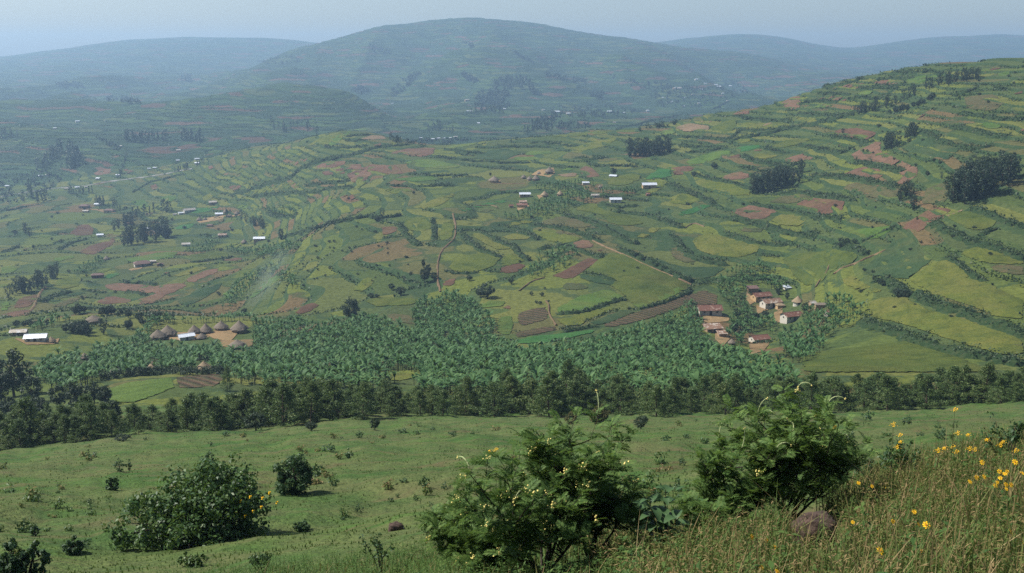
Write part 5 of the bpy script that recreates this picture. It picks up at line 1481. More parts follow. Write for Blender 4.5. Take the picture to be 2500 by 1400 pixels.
for (px, py, h, w, lab) in ((625, 1052, 56, 1.2, 'dark low tree stepping out of the belt left of centre'), (915, 1050, 34, 1.0, 'small dark conical bush alone in front of the belt'), (1215, 1010, 46, 1.8, 'broad leafy bush at the foot of the belt right of the small conical bush'),
                            (1565, 1048, 40, 1.3, 'upright leafy bush in front of the belt right of the brown thicket'), (300, 1078, 22, 2.2, 'dark low bush at the meadow edge on the left'), (760, 1052, 26, 1.6, 'thin twiggy bush in the meadow near the belt')):
    one('round' if h > 40 else 'round1', px, py, h, lab, 'bush', w, None, 'bush')

# ---------------------------------------------------------------- bananas
def banana_arrays(rg, nleaf, nseg, fold, k=5):
    parts = []; ph = rg.uniform(1.5, 2.3)
    ang = np.arange(k) * 2 * math.pi / k
    st = np.concatenate([np.c_[np.cos(ang) * r, np.sin(ang) * r, np.full(k, z)] for r, z in ((.16, -.5), (.1, ph))])
    sf = np.array([[i, (i + 1) % k, k + (i + 1) % k, k + i] for i in range(k)])
    parts.append((st, sf, 1))
    for i in range(nleaf):
        az = i * 2.4 + rg.normal() * .35; el = math.radians(rg.uniform(35, 86)); L = rg.uniform(1.7, 2.7); W = rg.uniform(.2, .34)
        d = np.array([math.cos(az), math.sin(az), 0]); side = np.array([-d[1], d[0], 0])
        p = np.array([0, 0, ph]); V = []; e = el
        for s in range(nseg + 1):
            t = s / nseg
            w = W * (math.sin(math.pi * min(.97, .12 + .86 * t)) ** .6) * rg.uniform(.8, 1.15)
            up = np.array([0, 0, .35 * w]) if fold else np.zeros(3)
            V += [p + side * w + up, p, p - side * w + up] if fold else [p + side * w, p - side * w]
            p = p + (d * math.cos(e) + np.array([0, 0, math.sin(e)])) * L / nseg
            e -= math.radians(rg.uniform(85, 130) / nseg) * (.6 + .8 * t)
        c = 3 if fold else 2
        f = [[s * c + q, s * c + q + 1, (s + 1) * c + q + 1, (s + 1) * c + q] for s in range(nseg) for q in range(c - 1)]
        parts.append((np.array(V), np.array(f), 0))
    return parts
BAN_HI = [join_np(banana_arrays(np.random.default_rng(500 + i), 9, 5, True), 'banana_plant', [M_BANANA, M_STEM]) for i in range(8)]
def flat(parts):
    b = 0; Vs = []; Fs = []; Ms = []
    for v, f, m in parts: Vs.append(v); Fs.append(f + b); Ms.append(np.full(len(f), m)); b += len(v)
    return np.concatenate(Vs), np.concatenate(Fs), np.concatenate(Ms)
BAN_LO = [flat(banana_arrays(np.random.default_rng(600 + i), 7, 3, False, 3)) for i in range(10)]
def E2(t): return rd('E', t)
PLANT = [
 ([(80, 905), (120, 862), (200, 842), (262, 838), (330, 805), (360, 772), (400, 768), (480, 770), (600, 762), (700, 772), (800, 782), (890, 760), (933, 767), (951, 782), (1016, 796), (1002, 765), (1005, 745), (1030, 724), (1074, 711), (1113, 704), (1160, 724), (1178, 742), (1167, 753), (1200, 764), (1210, 789), (1210, 812), (1250, 828), (1268, 843), (1400, 833), (1466, 816), (1538, 789), (1592, 780), (1646, 758), (1671, 731), (1690, 735), (1715, 775), (1720, 800), (1735, 830), (1790, 838), (1830, 862), (1900, 872), (1935, 885), (1955, 915), (1940, 950), (1500, 960), (1200, 945), (1060, 940), (900, 925), (640, 918), (560, 905), (420, 890), (330, 896), (240, 905), (150, 935)], 1.95),
 (rd('G', '380,780 430,770 520,690 620,660 720,650 810,680 900,790 880,830 800,830 740,850 700,810 620,800 610,860 640,950 600,1000 520,960 440,870'), 2.4),
 (rd('G', '830,1120 1000,1030 1100,1000 1150,930 1150,890 1300,860 1400,950 1400,1010 1280,1070 1180,1110 1150,1200 1010,1300 930,1300 850,1200'), 2.4),
 (rd('G', '430,980 560,1000 640,1040 760,1000 800,1020 700,1090 640,1130 600,1150 560,1170 480,1130'), 2.8),
 ([ZH(*q) for q in ((1640, 640), (1720, 560), (1960, 620), (1990, 700), (1700, 760))], 2.4),
 ([ZH(*q) for q in ((860, 700), (1060, 560), (1160, 690), (1350, 700), (1420, 800), (1300, 880), (1080, 880), (1000, 960), (840, 960), (800, 800))], 2.3),
 (rd('E', '1310,720 1420,640 1420,590 1560,560 1650,560 1700,590 1640,640 1600,680 1400,740'), 2.8),
 ([ZU(*q) for q in ((250, 800), (420, 760), (640, 700), (700, 600), (760, 560), (880, 460), (700, 420), (900, 380), (1150, 330), (1400, 300), (1550, 330), (1580, 450), (1750, 430), (2000, 420), (2150, 400), (2190, 470), (2000, 520), (1850, 560), (1680, 540), (1500, 600), (1300, 650), (950, 800), (750, 840), (400, 850))], 3.3),
 (rd('D', '1550,830 1700,720 1850,660 1950,700 2030,790 1990,830 1900,760 1800,720 1650,880 1600,950 1500,960'), 3.0),
 (rd('D', '1520,560 1700,560 1950,520 2040,540 2000,580 1850,620 1600,600'), 4.0),
 (rd('D', '500,720 520,690 650,630 700,640 690,690 560,740'), 3.6),
 (rd('D', '1250,560 1400,490 1500,510 1420,590 1300,600'), 4.4),
 (rd('D', '200,1080 300,1030 470,1000 480,1030 300,1080 150,1150 60,1160'), 3.0),
 (rd('D', '1740,290 1850,280 2000,300 2000,350 1900,350 1820,320'), 4.4),
]
CLEAR = YARDS[:12] + [
 [ZL(*q) for q in ((1300, 400), (1310, 350), (1400, 260), (2180, 225), (2220, 330), (2060, 330), (2070, 360), (2010, 410), (1830, 400), (1590, 410))],
 [ZL(*q) for q in ((90, 300), (420, 330), (510, 390), (430, 440), (200, 440), (90, 370))],
 [ZH(*q) for q in ((460, 560), (745, 560), (760, 720), (540, 720))], [ZH(*q) for q in ((540, 790), (760, 790), (820, 900), (810, 960), (690, 960), (560, 900))], [ZH(*q) for q in ((1060, 885), (1290, 885), (1300, 1010), (1080, 1010))],
 [ZH(*q) for q in ((1040, 360), (1170, 360), (1400, 430), (1480, 580), (1380, 640), (1180, 620), (1050, 480))], [ZH(*q) for q in ((1410, 640), (1670, 640), (1660, 730), (1480, 800), (1410, 760))], [ZH(*q) for q in ((1560, 450), (1700, 460), (1700, 590), (1560, 590))], [ZH(*q) for q in ((1750, 555), (1960, 560), (1960, 612), (1750, 606))],
 [ZH(*q) for q in ((820, 970), (920, 970), (920, 1030), (820, 1030))],
 [(205 + dx, 872 + dy) for dx, dy in ((-14, -12), (18, -12), (18, 4), (-14, 4))], [(374 + dx, 902 + dy) for dx, dy in ((-17, -16), (17, -16), (17, 6), (-17, 6))], [(498 + dx, 902 + dy) for dx, dy in ((-20, -18), (20, -18), (20, 6), (-20, 6))],
 [(240, 965), (250, 925), (420, 908), (560, 908), (570, 930), (430, 960)],
 [(925, 915), (975, 905), (1030, 915), (1010, 935), (940, 930)],
] + [[ZU(*q) for q in pp] for pp in (((495, 480), (660, 480), (660, 560), (500, 580)), ((2190, 360), (2400, 360), (2400, 450), (2200, 460)), ((1740, 570), (1920, 570), (1920, 650), (1740, 650)), ((1480, 515), (1610, 515), (1610, 580), (1490, 580)), ((1360, 355), (1470, 355), (1470, 400), (1360, 400)), ((490, 620), (610, 620), (610, 720), (420, 770)), ((740, 500), (890, 500), (880, 570), (740, 620)), ((1030, 500), (1110, 500), (1100, 560), (1030, 560)))]
plants = []
for poly, sp in PLANT:
    X, Y, Z = hit([q[0] for q in poly], [q[1] for q in poly])
    ym = np.median(Y); ok = (Y < ym * 1.5) & (Y > ym * .55)
    x0, x1, y0, y1 = X[ok].min() - 10, X[ok].max() + 10, Y[ok].min() - 25, Y[ok].max() + 5
    gx, gy = np.meshgrid(np.arange(x0, x1, sp), np.arange(y0, y1, sp))
    gx = gx.ravel() + RNG.normal(size=gx.size) * sp * .3; gy = gy.ravel() + RNG.normal(size=gy.size) * sp * .3
    gz = ground(gx, gy)
    cx, cy = proj(gx, gy, gz + 2.8)
    bx, by = proj(gx, gy, gz + .2)
    tx, ty = proj(gx, gy, gz + 3.4)
    m = inside(poly, cx, cy) & (gy > 168) & (perlin(gx / 6.5, gy / 6.5, 44) > -.55)
    for q in CLEAR:
        m &= ~inside(q, cx, cy) & ~inside(q, bx, by) & ~inside(q, tx, ty)
    for x, y, z in zip(gx[m], gy[m], gz[m]): plants.append((y, x, z))
plants.sort()
# the 300 that show largest stand as plants of their own, the rest is one mass
vis = np.array([proj(p[1], p[0], p[2] + 2.5) for p in plants])
byt = np.interp(vis[:, 0], [0, 150, 300, 420, 480, 560, 640, 700, 780, 850, 1000, 1200, 1300, 1420, 1600, 1750, 1900, 2000], [1000, 985, 1000, 985, 955, 930, 935, 898, 905, 925, 940, 925, 905, 915, 930, 915, 915, 905]) - 2
front = [i for i in range(len(plants)) if vis[i, 1] < byt[i] + 6 and 0 < vis[i, 0] < 2500][:300]
fs = set(front)
for i in front:
    y, x, z = plants[i]
    link('banana_plant', BAN_HI[RNG.integers(0, 8)], None, None, 'banana plant in the nearest rows of the big grove behind the tree belt', 'banana plant', 'nearest banana plants', None, (x, y, z), RNG.uniform(0, 6.28), RNG.uniform(.55, 1.0))
Vs, Fs, Ms = [], [], []; b0 = 0
for i, (y, x, z) in enumerate(plants):
    if i in fs: continue
    v, f, mi = BAN_LO[RNG.integers(0, 10)]
    a = RNG.uniform(0, 6.28); s = (RNG.uniform(.45, .9) + (.35 if RNG.uniform() < .18 else 0)) * (1 + max(0, y - 420) * .0006)
    R = np.array([[math.cos(a), -math.sin(a), 0], [math.sin(a), math.cos(a), 0], [0, 0, 1]])
    Vs.append(v @ R.T * s + np.array([x, y, z])); Fs.append(f + b0); Ms.append(mi); b0 += len(v)
V = np.concatenate(Vs); Fc = np.concatenate(Fs); Mi = np.concatenate(Ms)
me = mesh_np('banana_grove', V, Fc); me.materials.append(M_BANANA); me.materials.append(M_STEM); me.polygons.foreach_set('material_index', Mi.astype(np.int32))
link('banana_grove', me, None, None, 'dense mass of banana plants filling the hollow and the village groves', 'banana grove', None, 'stuff')
print('BANANAS', len(plants), 'TRIS', len(Fc) * 2)
# ---------------------------------------------------------------- foreground
M_BUSH = m_leaf('broad_shrub_leaves', [(0, (0.029, 0.072, 0.020)), (.4, (0.051, 0.109, 0.029)), (.75, (0.088, 0.145, 0.035)), (1, (0.152, 0.189, 0.049))], .3, .5, .35)
M_BUSHD = m_leaf('dark_shrub_leaves', [(0, (0.017, 0.049, 0.017)), (.5, (0.032, 0.075, 0.025)), (1, (0.058, 0.109, 0.035))], .25, .55, .3)
M_FEATHER = m_leaf('feathery_leaflets', [(0, (.05, .11, .026)), (.4, (.09, .165, .04)), (.8, (.15, .225, .058)), (1, (.24, .29, .1))], .45, .6, .2)
M_TWIG = m_plain('dark_twig', (.04, .032, .024), .9, 20)
M_PALETIP = m_plain('pale_downy_shoot', (.3, .34, .16), .8, 20)
M_CREAM = m_plain('cream_yellow_flower', (.72, .6, .2), .7, 30, .15)
M_YELLOW = m_plain('golden_petal', (.82, .48, .015), .6, 30, .12)
M_YCENTRE = m_plain('orange_flower_centre', (.5, .2, .01), .8, 40)
M_GRASS = m_leaf('meadow_blades', [(0, (0.046, 0.098, 0.023)), (.5, (0.075, 0.121, 0.030)), (.85, (0.109, 0.132, 0.044)), (1, (0.161, 0.138, 0.063))], .3, .7, .15)
M_WEED = m_leaf('mixed_weeds', [(0, (.045, .09, .024)), (.28, (.085, .135, .034)), (.45, (.13, .155, .045)), (.6, (.19, .155, .062)), (.8, (.27, .19, .095)), (1, (.4, .3, .16))], .3, .7, .15)
M_WEEDG = m_leaf('green_weeds', [(0, (0.035, 0.084, 0.022)), (.5, (0.063, 0.126, 0.031)), (.9, (0.112, 0.168, 0.042)), (1, (0.168, 0.154, 0.063))], .3, .65, .2)
M_STRAW = m_leaf('dry_straw', [(0, (.2, .14, .07)), (.6, (.32, .24, .12)), (1, (.45, .36, .2))], .2, .8, .1)
M_BROAD = m_leaf('large_soft_leaves', [(0, (.045, .1, .035)), (1, (.075, .14, .05))], .3, .55, .3)
M_DRY = m_leaf('dry_brown_twigs', [(0, (.07, .075, .028)), (.5, (.11, .105, .04)), (1, (.17, .135, .065))], .2, .8, .1)

def shrub(px, py, wpx, hpx, label, seed, lobes=9, leaf=.06, per=70, m=None, depth=.8, name='shrub', clumps=None):
    """leafy shrub with stems: lobed clumps of leaves over a skeleton"""
    rg = np.random.default_rng(seed); c = hit1(px, py); W = wpx * mpp(c.y) / 2; H = hpx * mpp(c.y) * 1.1
    c.y += W * depth * .5; c.z = float(ground(c.x, c.y))
    t = empty(name, c, 0, 1, label, 'shrub')
    b = MB(); cl = []; rad = []
    for i in range(lobes):
        a = rg.uniform(0, 6.28); rr = rg.uniform(.15, .72) if lobes > 3 else rg.uniform(0, .35)
        lx, ly = math.cos(a) * rr * W, math.sin(a) * rr * W * depth
        lh = H * rg.uniform(.62, 1.0) * (1 - .35 * rr ** 2)
        lw = W * rg.uniform(.34, .5) if lobes > 3 else W * rg.uniform(.6, .85)
        b.tube([(lx * .15, ly * .15, -.2), (lx * .6, ly * .6, lh * .35), (lx, ly, lh * .8)], [.035 * H + .01, .02 * H + .006, .006], 5)
        k = clumps or 22
        for q in range(k):
            d = rg.normal(size=3); d /= np.linalg.norm(d)
            z = lh * .5 + d[2] * lh * .5
            f = rg.uniform(.7, 1.05)
            cl.append((lx + d[0] * lw * f, ly + d[1] * lw * f, max(.08, z * (.55 + .45 * f)))); rad.append(lw * rg.uniform(.2, .36))
            if q % 4 == 0: b.tube([(lx * .8, ly * .8, lh * .45), cl[-1]], [.008 * H + .003, .003], 4)
    link('stem', b.mesh('stem', M_TWIG), None, t)
    V, Fc = leaf_cloud(cl, per, rad, leaf, rg, .35, .5)
    V[:, 2] = np.maximum(V[:, 2], -.1)
    cr = link('crown', mesh_np('crown', V, Fc), m or M_BUSH, t)
    return t, cl, cr
def blossom(n, r, rg, s=.02):
    """small cluster of round florets"""
    b = MB()
    for i in range(n):
        p = Vector((rg.normal() * r * .5, rg.normal() * r * .5, rg.uniform(-1, 1) * r))
        q = s * rg.uniform(.7, 1.2)
        vs = [p + Vector(d) * q for d in ((1, 0, 0), (-1, 0, 0), (0, 1, 0), (0, -1, 0), (0, 0, 1), (0, 0, -1))]
        b.add(vs, [(0, 2, 4), (2, 1, 4), (1, 3, 4), (3, 0, 4), (2, 0, 5), (1, 2, 5), (3, 1, 5), (0, 3, 5)])
    return b
t, cl, cr = shrub(455, 1338, 455, 245, 'big spreading leafy shrub in the left foreground with a few yellow flowers', 11, 18, .07, 44, M_BUSH, .8, clumps=24)
fl = blossom(5, .04, np.random.default_rng(4), .03).mesh('flower', M_YELLOW)
for (px, py) in ((613, 1215), (643, 1218), (678, 1229), (578, 1254), (620, 1250), (600, 1262), (640, 1240), (660, 1205), (590, 1225)):
    a_, s_ = ray(px, py); y_ = t.location.y - .9
    link('flower', fl, None, t, None, None, None, None, (float(a_) * y_ - t.location.x, y_ - t.location.y, CAM_Z + float(s_) * y_ - t.location.z))
shrub(716, 1210, 118, 128, 'upright dark leafy shrub standing alone right behind the big shrub', 12, 3, .06, 56, M_BUSHD, .9, clumps=34)
shrub(268, 1196, 46, 40, 'small dark shrub touching the left shoulder of the big shrub', 13, 3, .05, 30, M_BUSHD, .9, clumps=14)
shrub(508, 1170, 48, 72, 'small pointed shrub peeping over the big shrub', 14, 2, .05, 36, M_BUSHD, .8, clumps=22)
shrub(45, 1420, 130, 125, 'leafy shrub cut by the lower left corner', 15, 6, .045, 40, M_BUSHD, .9, clumps=20)
shrub(175, 1355, 60, 50, 'low shrub near the lower left corner', 16, 3, .04, 36, M_BUSHD, .9, clumps=14)
shrub(290, 1152, 40, 38, 'thin upright shrub above the big shrub on the left', 17, 3, .05, 10, M_BUSHD, .6, clumps=10)
shrub(315, 1150, 22, 34, 'second thin shrub beside the thin upright one', 18, 2, .05, 10, M_BUSHD, .6, clumps=10)
shrub(85, 1310, 30, 36, 'small dark tuft shrub at the left edge of the meadow', 19, 2, .04, 14, M_BUSHD, .7, clumps=10)
shrub(735, 1300, 60, 32, 'low grey-green shrub at the right foot of the big shrub', 20, 3, .035, 36, M_BUSHD, .9, clumps=12)
shrub(470, 1385, 90, 34, 'low leafy plants in front of the big shrub', 21, 4, .035, 36, M_BUSH, .9, clumps=12)
shrub(1465, 1034, 88, 46, 'brown twiggy thicket at the foot of the tree belt', 22, 7, .09, 30, M_DRY, .8, clumps=16)
shrub(1400, 1036, 50, 40, 'small olive bush left of the brown thicket', 23, 3, .09, 26, M_DRY, .8, clumps=12)
shrub(850, 1120, 14, 12, 'tiny dark shrub in the middle of the meadow', 24, 2, .07, 8, M_BUSHD, .8, clumps=6)

# small scattered clumps in the meadow: shared shapes
def clump_mesh(seed, m, leaf=.05, n=12, per=9, w=.2, h=.28):
    rg = np.random.default_rng(seed)
    cc = [(rg.normal() * w * .5, rg.normal() * w * .5, abs(rg.normal()) * h * .55 + .04) for _ in range(n)]
    V, Fc = leaf_cloud(cc, per, .09, leaf, rg, .4, .45); V[:, 2] = np.maximum(V[:, 2], -.05)
    me = mesh_np('tussock', V, Fc); me.materials.append(m); return me
CL = [clump_mesh(40 + i, (M_BUSHD, M_BUSH, M_WEED)[i % 3]) for i in range(6)]
rg = np.random.default_rng(77)
k = 0
while k < 230:
    px, py = rg.uniform(0, 2300), rg.uniform(1015, 1395)
    c = hit1(px, py)
    if c.y < 17 or c.y > 120 or (230 < px < 720 and py > 1090): continue
    if perlin(np.array([c.x / 12]), np.array([c.y / 18]), 3)[0] < -.1: continue
    k += 1
    s = rg.uniform(.3, 1.0) ** 1.5 * 1.25 * (1 + c.y * .012) * (.7 if py > 1250 else 1)
    link('tussock', CL[rg.integers(0, 6)], None, None, 'small dark tussock dotted in the grazed meadow', 'tussock', 'tussocks of the meadow', None, (c.x, c.y, c.z), rg.uniform(0, 6.28), (s, s, s * rg.uniform(.6, 1.3)))

# ---- grass of the meadow
def blades(x, y, hgt, wid, rg, lean=.35, seg=2):
    n = len(x); z = ground(x, y) - .02
    a = rg.uniform(0, 6.28, n); l = rg.normal(0, lean, n) * hgt
    sx, sy = np.cos(a) * wid, np.sin(a) * wid; lx, ly = -np.sin(a) * l, np.cos(a) * l
    B0 = np.c_[x - sx, y - sy, z]; B1 = np.c_[x + sx, y + sy, z]
    M0 = np.c_[x - sx * .7 + lx * .35, y - sy * .7 + ly * .35, z + hgt * .6]; M1 = np.c_[x + sx * .7 + lx * .35, y + sy * .7 + ly * .35, z + hgt * .6]
    T = np.c_[x + lx, y + ly, z + hgt * rg.uniform(.85, 1.05, n)]; T2 = T + np.c_[sx * .15, sy * .15, 0 * sx]
    V = np.stack([B0, B1, M1, M0, T, T2], 1).reshape(-1, 3); i = np.arange(n)[:, None] * 6
    return V, np.concatenate([i + np.array([[0, 1, 2, 3]]), i + np.array([[3, 2, 5, 4]])])
rg = np.random.default_rng(5)
N = 42000
aa = rg.uniform(-.66, .66, N); yy = np.exp(rg.uniform(math.log(9), math.log(126), N)); xx = aa * yy
dens = perlin(xx / 3.0, yy / 4.0, 8) + .5 * perlin(xx / .8, yy / 1.0, 9)
ok = (dens > -.25) & ~((yy < 14) & (xx > -1.5)); xx, yy = xx[ok], yy[ok]
hh = rg.uniform(.03, .11, len(xx)) * (1 + .004 * yy) * (1 + .6 * np.clip(perlin(xx / 6, yy / 9, 14), -.5, 1)); ww = .009 + yy * .00042
V, Fc = blades(xx, yy, hh, ww, rg)
link('meadow_grass', mesh_np('meadow_grass', V, Fc), M_GRASS, None, 'short rough grass covering the grazed slope', 'grass', None, 'stuff')

# ---- weeds of the right foreground
def weed_mask(x, y):
    px, py = proj(x, y, ground(x, y))
    edge = np.interp(px, [500, 800, 1050, 1300, 1600, 1850, 1950, 2060, 2150, 2250, 2400, 2500, 2700], [1400, 1370, 1335, 1330, 1325, 1320, 1300, 1235, 1175, 1140, 1105, 1085, 1060])
    rk = (px > 1915) & (px < 2055) & (py > 1275) & (py < 1375)
    return (py > edge - 6) & ~rk
N = 66000
xx = rg.uniform(-7, 9, N); yy = rg.uniform(3.6, 14.5, N); ok = (np.abs(xx / yy) < .72) & weed_mask(xx, yy); xx, yy = xx[ok], yy[ok]
right = sstep(.6, 2.0, xx)
ok = rg.uniform(0, 1, len(xx)) < .45 + .55 * right; xx, yy, right = xx[ok], yy[ok], right[ok]
hh = rg.uniform(.1, .33, len(xx)) * (.75 + .55 * right) * (1 + .5 * perlin(xx / .6, yy / .6, 2)); 
V, Fc = blades(xx, yy, np.maximum(hh, .06), rg.uniform(.002, .006, len(xx)), rg, .5)
link('weed_grass', mesh_np('weed_grass', V, Fc), M_WEED, None, 'tangle of dry and green grass stalks in the right foreground', 'grass', None, 'stuff')
def forbs(n, m, name, label, xr, yr, hr, leaf, mask, nl=12, lw=.11):
    x = rg.uniform(*xr, n); y = rg.uniform(*yr, n); ok = mask(x, y) & (np.abs(x / y) < .72); x, y = x[ok], y[ok]; n = len(x)
    z = ground(x, y); h = rg.uniform(*hr, n); ln = rg.normal(0, .28, (n, 2)) * h[:, None]
    # stems as thin crossed strips
    w = rg.uniform(.0015, .003, n)
    P0 = np.c_[x, y, z - .03]; P1 = np.c_[x + ln[:, 0], y + ln[:, 1], z + h]
    W = np.c_[w, w * 0, w * 0]
    Vs = np.stack([P0 - W * 1.4, P0 + W * 1.4, P1 + W * .5, P1 - W * .5], 1).reshape(-1, 3); Fs = np.arange(4 * n).reshape(n, 4)
    t = rg.uniform(.15, 1.0, (n, nl)); P = P0[:, None] + (P1 - P0)[:, None] * t[..., None]
    a = rg.uniform(0, 6.28, (n, nl)); el = rg.uniform(-.3, .9, (n, nl)); L = leaf * rg.uniform(.6, 1.4, (n, nl)) * (1.15 - .5 * t)
    D = np.stack([np.cos(a) * np.cos(el), np.sin(a) * np.cos(el), np.sin(el)], -1) * L[..., None]
    S = np.stack([-np.sin(a), np.cos(a), 0 * a], -1) * (L * lw)[..., None]
    Q = np.stack([P, P + D * .5 + S, P + D - np.array([0, 0, 1]) * (L * .2)[..., None], P + D * .5 - S], 2).reshape(-1, 3)
    V = np.concatenate([Vs, Q]); Fc = np.concatenate([Fs, np.arange(len(Q)).reshape(-1, 4) + len(Vs)])
    link(name, mesh_np(name, V, Fc), m, None, label, 'weeds', None, 'stuff')
forbs(9000, M_WEED, 'weeds', 'dense leafy weeds and dry stems filling the lower right corner', (.4, 9), (3.6, 13.5), (.12, .42), .055, lambda x, y: weed_mask(x, y) & (x > .8), 12)
forbs(600, M_WEEDG, 'leafy_weeds', 'broader green leafy weeds scattered through the lower right corner', (.6, 9), (3.8, 13.5), (.15, .4), .1, lambda x, y: weed_mask(x, y) & (x > .8) & (perlin(x / .9, y / .9, 6) > -.1), 11, .2)
xs_ = rg.uniform(.8, 8, 1800); ys_ = rg.uniform(4, 13, 1800); ok = weed_mask(xs_, ys_) & (np.abs(xs_ / ys_) < .7) & (perlin(xs_ / 1.2, ys_ / 1.2, 16) > -.05); xs_, ys_ = xs_[ok], ys_[ok]
V, Fc = blades(xs_, ys_, rg.uniform(.25, .5, len(xs_)), rg.uniform(.0015, .003, len(xs_)), rg, .55)
link('dry_stalks', mesh_np('dry_stalks', V, Fc), M_STRAW, None, 'pale dry stalks sticking out of the weeds at the lower right', 'grass', None, 'stuff')
forbs(3600, M_WEEDG, 'undergrowth', 'green undergrowth beneath the two feathery shrubs', (-6, 3.5), (6, 16), (.1, .34), .06, lambda x, y: weed_mask(x, y), 12)

# ---- feathery shrubs
def frond_mesh(seed):
    rg = np.random.default_rng(seed); V = []; F = []
    n = 10; L = .17
    P = [np.array([L * t, 0, .05 * L * math.sin(t * 2) - .35 * L * t * t]) for t in np.linspace(0, 1, n + 2)]
    for i in (0, 4, 8):
        b = len(V); w = np.array([0, .0012, 0]); V += [P[i] - w, P[i] + w, P[min(n + 1, i + 4)] + w, P[min(n + 1, i + 4)] - w]; F.append([b, b + 1, b + 2, b + 3])
    for i in range(n):
        t = (i + 1) / (n + 1); l = .068 * math.sin(math.pi * (.2 + .72 * t)) ** .7
        for s in (-1, 1):
            d = np.array([.5, s * .85, rg.uniform(-.25, .1)]); d /= np.linalg.norm(d)
            q = np.array([.85, -s * .5, 0]) * .0085
            p = P[i + 1]; b = len(V)
            V += [p, p + d * l * .45 + q, p + d * l + np.array([0, 0, -.006]), p + d * l * .45 - q]; F.append([b, b + 1, b + 2, b + 3])
    return np.array(V), np.array(F)
FR = [frond_mesh(60 + i) for i in range(5)]
def feather_tree(px, py, Y, hgt, spread, seed, label, stems, flowers=0, tips=0, sx=1.0):
    rg = np.random.default_rng(seed); a_, s_ = ray(px, py); c = Vector((float(a_) * Y, Y, 0)); c.z = float(ground(c.x, c.y))
    t = empty('feathery_shrub', c, 0, 1, label, 'shrub')
    b = MB(); fr = []; ends = []
    def grow(p, d, L, r, lev):
        n = 4; pts_ = [p]; q = p.copy(); dd = d.copy()
        for i in range(n):
            dd = (dd + Vector(rg.normal(size=3)) * .16 + Vector((0, 0, .05))).normalized(); q = q + dd * L / n; pts_.append(q.copy())
        b.tube(pts_, [r * (1 - .55 * i / n) for i in range(n + 1)], 5 if lev < 2 else 4)
        if True:
            for i in range(n + 1):
                for k_ in range((1, 2, 2)[lev]):
                    j = min(n, i); pp = pts_[j] if j == n else pts_[j].lerp(pts_[j + 1], rg.uniform())
                    fr.append((pp, dd, lev))
        if lev < 2:
            m_ = 6 if lev == 0 else 3
            for i in range(m_):
                f = rg.uniform(.3, 1.0); j = min(n - 1, int(f * n)); pp = pts_[j].lerp(pts_[j + 1], f * n - j)
                az = rg.uniform(0, 6.28); el = rg.uniform(.1, .9)
                nd = Vector((math.cos(az) * math.cos(el), math.sin(az) * math.cos(el), math.sin(el)))
                grow(pp, (nd * .75 + dd * .45).normalized(), L * rg.uniform(.4, .62), r * .5, lev + 1)
        else: ends.append((pts_[-1], dd))
    for k_ in range(stems):
        az = 6.28 * k_ / stems + rg.normal() * .3; le = spread * rg.uniform(.35, 1.0)
        grow(Vector((0, 0, -.05)), Vector((math.cos(az) * le * sx, math.sin(az) * le, 1)).normalized(), hgt * rg.uniform(.62, .86), .017, 0)
    link('branch', b.mesh('branch', M_TWIG), None, t)
    Vs, Fs = [], []; b0 = 0
    for (p, d, lev) in fr:
        v, f = FR[rg.integers(0, 5)]
        az = rg.uniform(0, 6.28); el = rg.uniform(-.25, .8)
        ux = Vector((math.cos(az) * math.cos(el), math.sin(az) * math.cos(el), math.sin(el))); ux = (ux + d * .45).normalized()
        uy = Vector((-math.sin(az), math.cos(az), rg.normal() * .5)); uy = (uy - ux * uy.dot(ux)).normalized(); uz = ux.cross(uy)
        R = np.array([ux, uy, uz]); s = rg.uniform(.5, .95)
        Vs.append(v @ R * s + np.array(p)); Fs.append(f + b0); b0 += len(v)
    link('foliage', mesh_np('foliage', np.concatenate(Vs), np.concatenate(Fs)), M_FEATHER, t)
    if flowers:
        fm = [blossom(9, .035, np.random.default_rng(i), .0085).mesh('flower_cluster', M_CREAM) for i in range(3)]
        e2 = sorted(ends, key=lambda e: e[0].y)[: int(len(ends) * .75)]
        for i in rg.choice(len(e2), min(flowers, len(e2)), replace=False):
            p, d = e2[i]; o = link('flower_cluster', fm[rg.integers(0, 3)], None, t, None, None, None, None, p + Vector((0, -.02, .03)), None, rg.uniform(.75, 1.35)); o.rotation_euler = (rg.normal() * .5, rg.normal() * .5, 0)
    if tips:
        e2 = sorted(ends, key=lambda e: -e[0].z)
        for i in range(min(tips, len(e2))):
            p, d = e2[i * max(1, len(e2) // (tips + 6))]
            tb = MB(); q = [p]; dd = (d + Vector((0, 0, .5))).normalized(); cu = Vector(rg.normal(size=3)).normalized()
            for k_ in range(6): dd = (dd + cu * .28 - Vector((0, 0, .1 * k_))).normalized(); q.append(q[-1] + dd * .034)
            tb.tube(q, [.0045, .005, .0055, .006, .005, .004, .002], 5)
            so = link('pale_shoot', tb.mesh('pale_shoot', M_PALETIP), None, t)
            bm = blossom(4, .012, rg, .007); link('bud', bm.mesh('bud', M_CREAM), None, so, loc=q[-1])
    return t
feather_tree(1325, 1400, 8.9, 1.36, .8, 3, 'feathery shrub with cream-yellow flower spikes in the centre foreground', 9, 60, 3, 1.15)
feather_tree(1165, 1400, 9.5, .8, 1.0, 8, 'lower feathery shrub left of the flowering one', 5, 14, 0, 1.2)
feather_tree(1915, 1320, 9.6, 1.28, 1.0, 6, 'feathery shrub with pale twisted shoots behind the red rock', 8, 6, 20, 1.1)
feather_tree(1770, 1345, 9.2, .8, 1.1, 9, 'small feathery shrub at the left foot of the one with pale shoots', 4, 2, 4, 1.1)
feather_tree(1440, 1400, 9.2, .82, 1.0, 10, 'dark feathery sapling right of the flowering shrub', 4, 4, 0, 1.1)

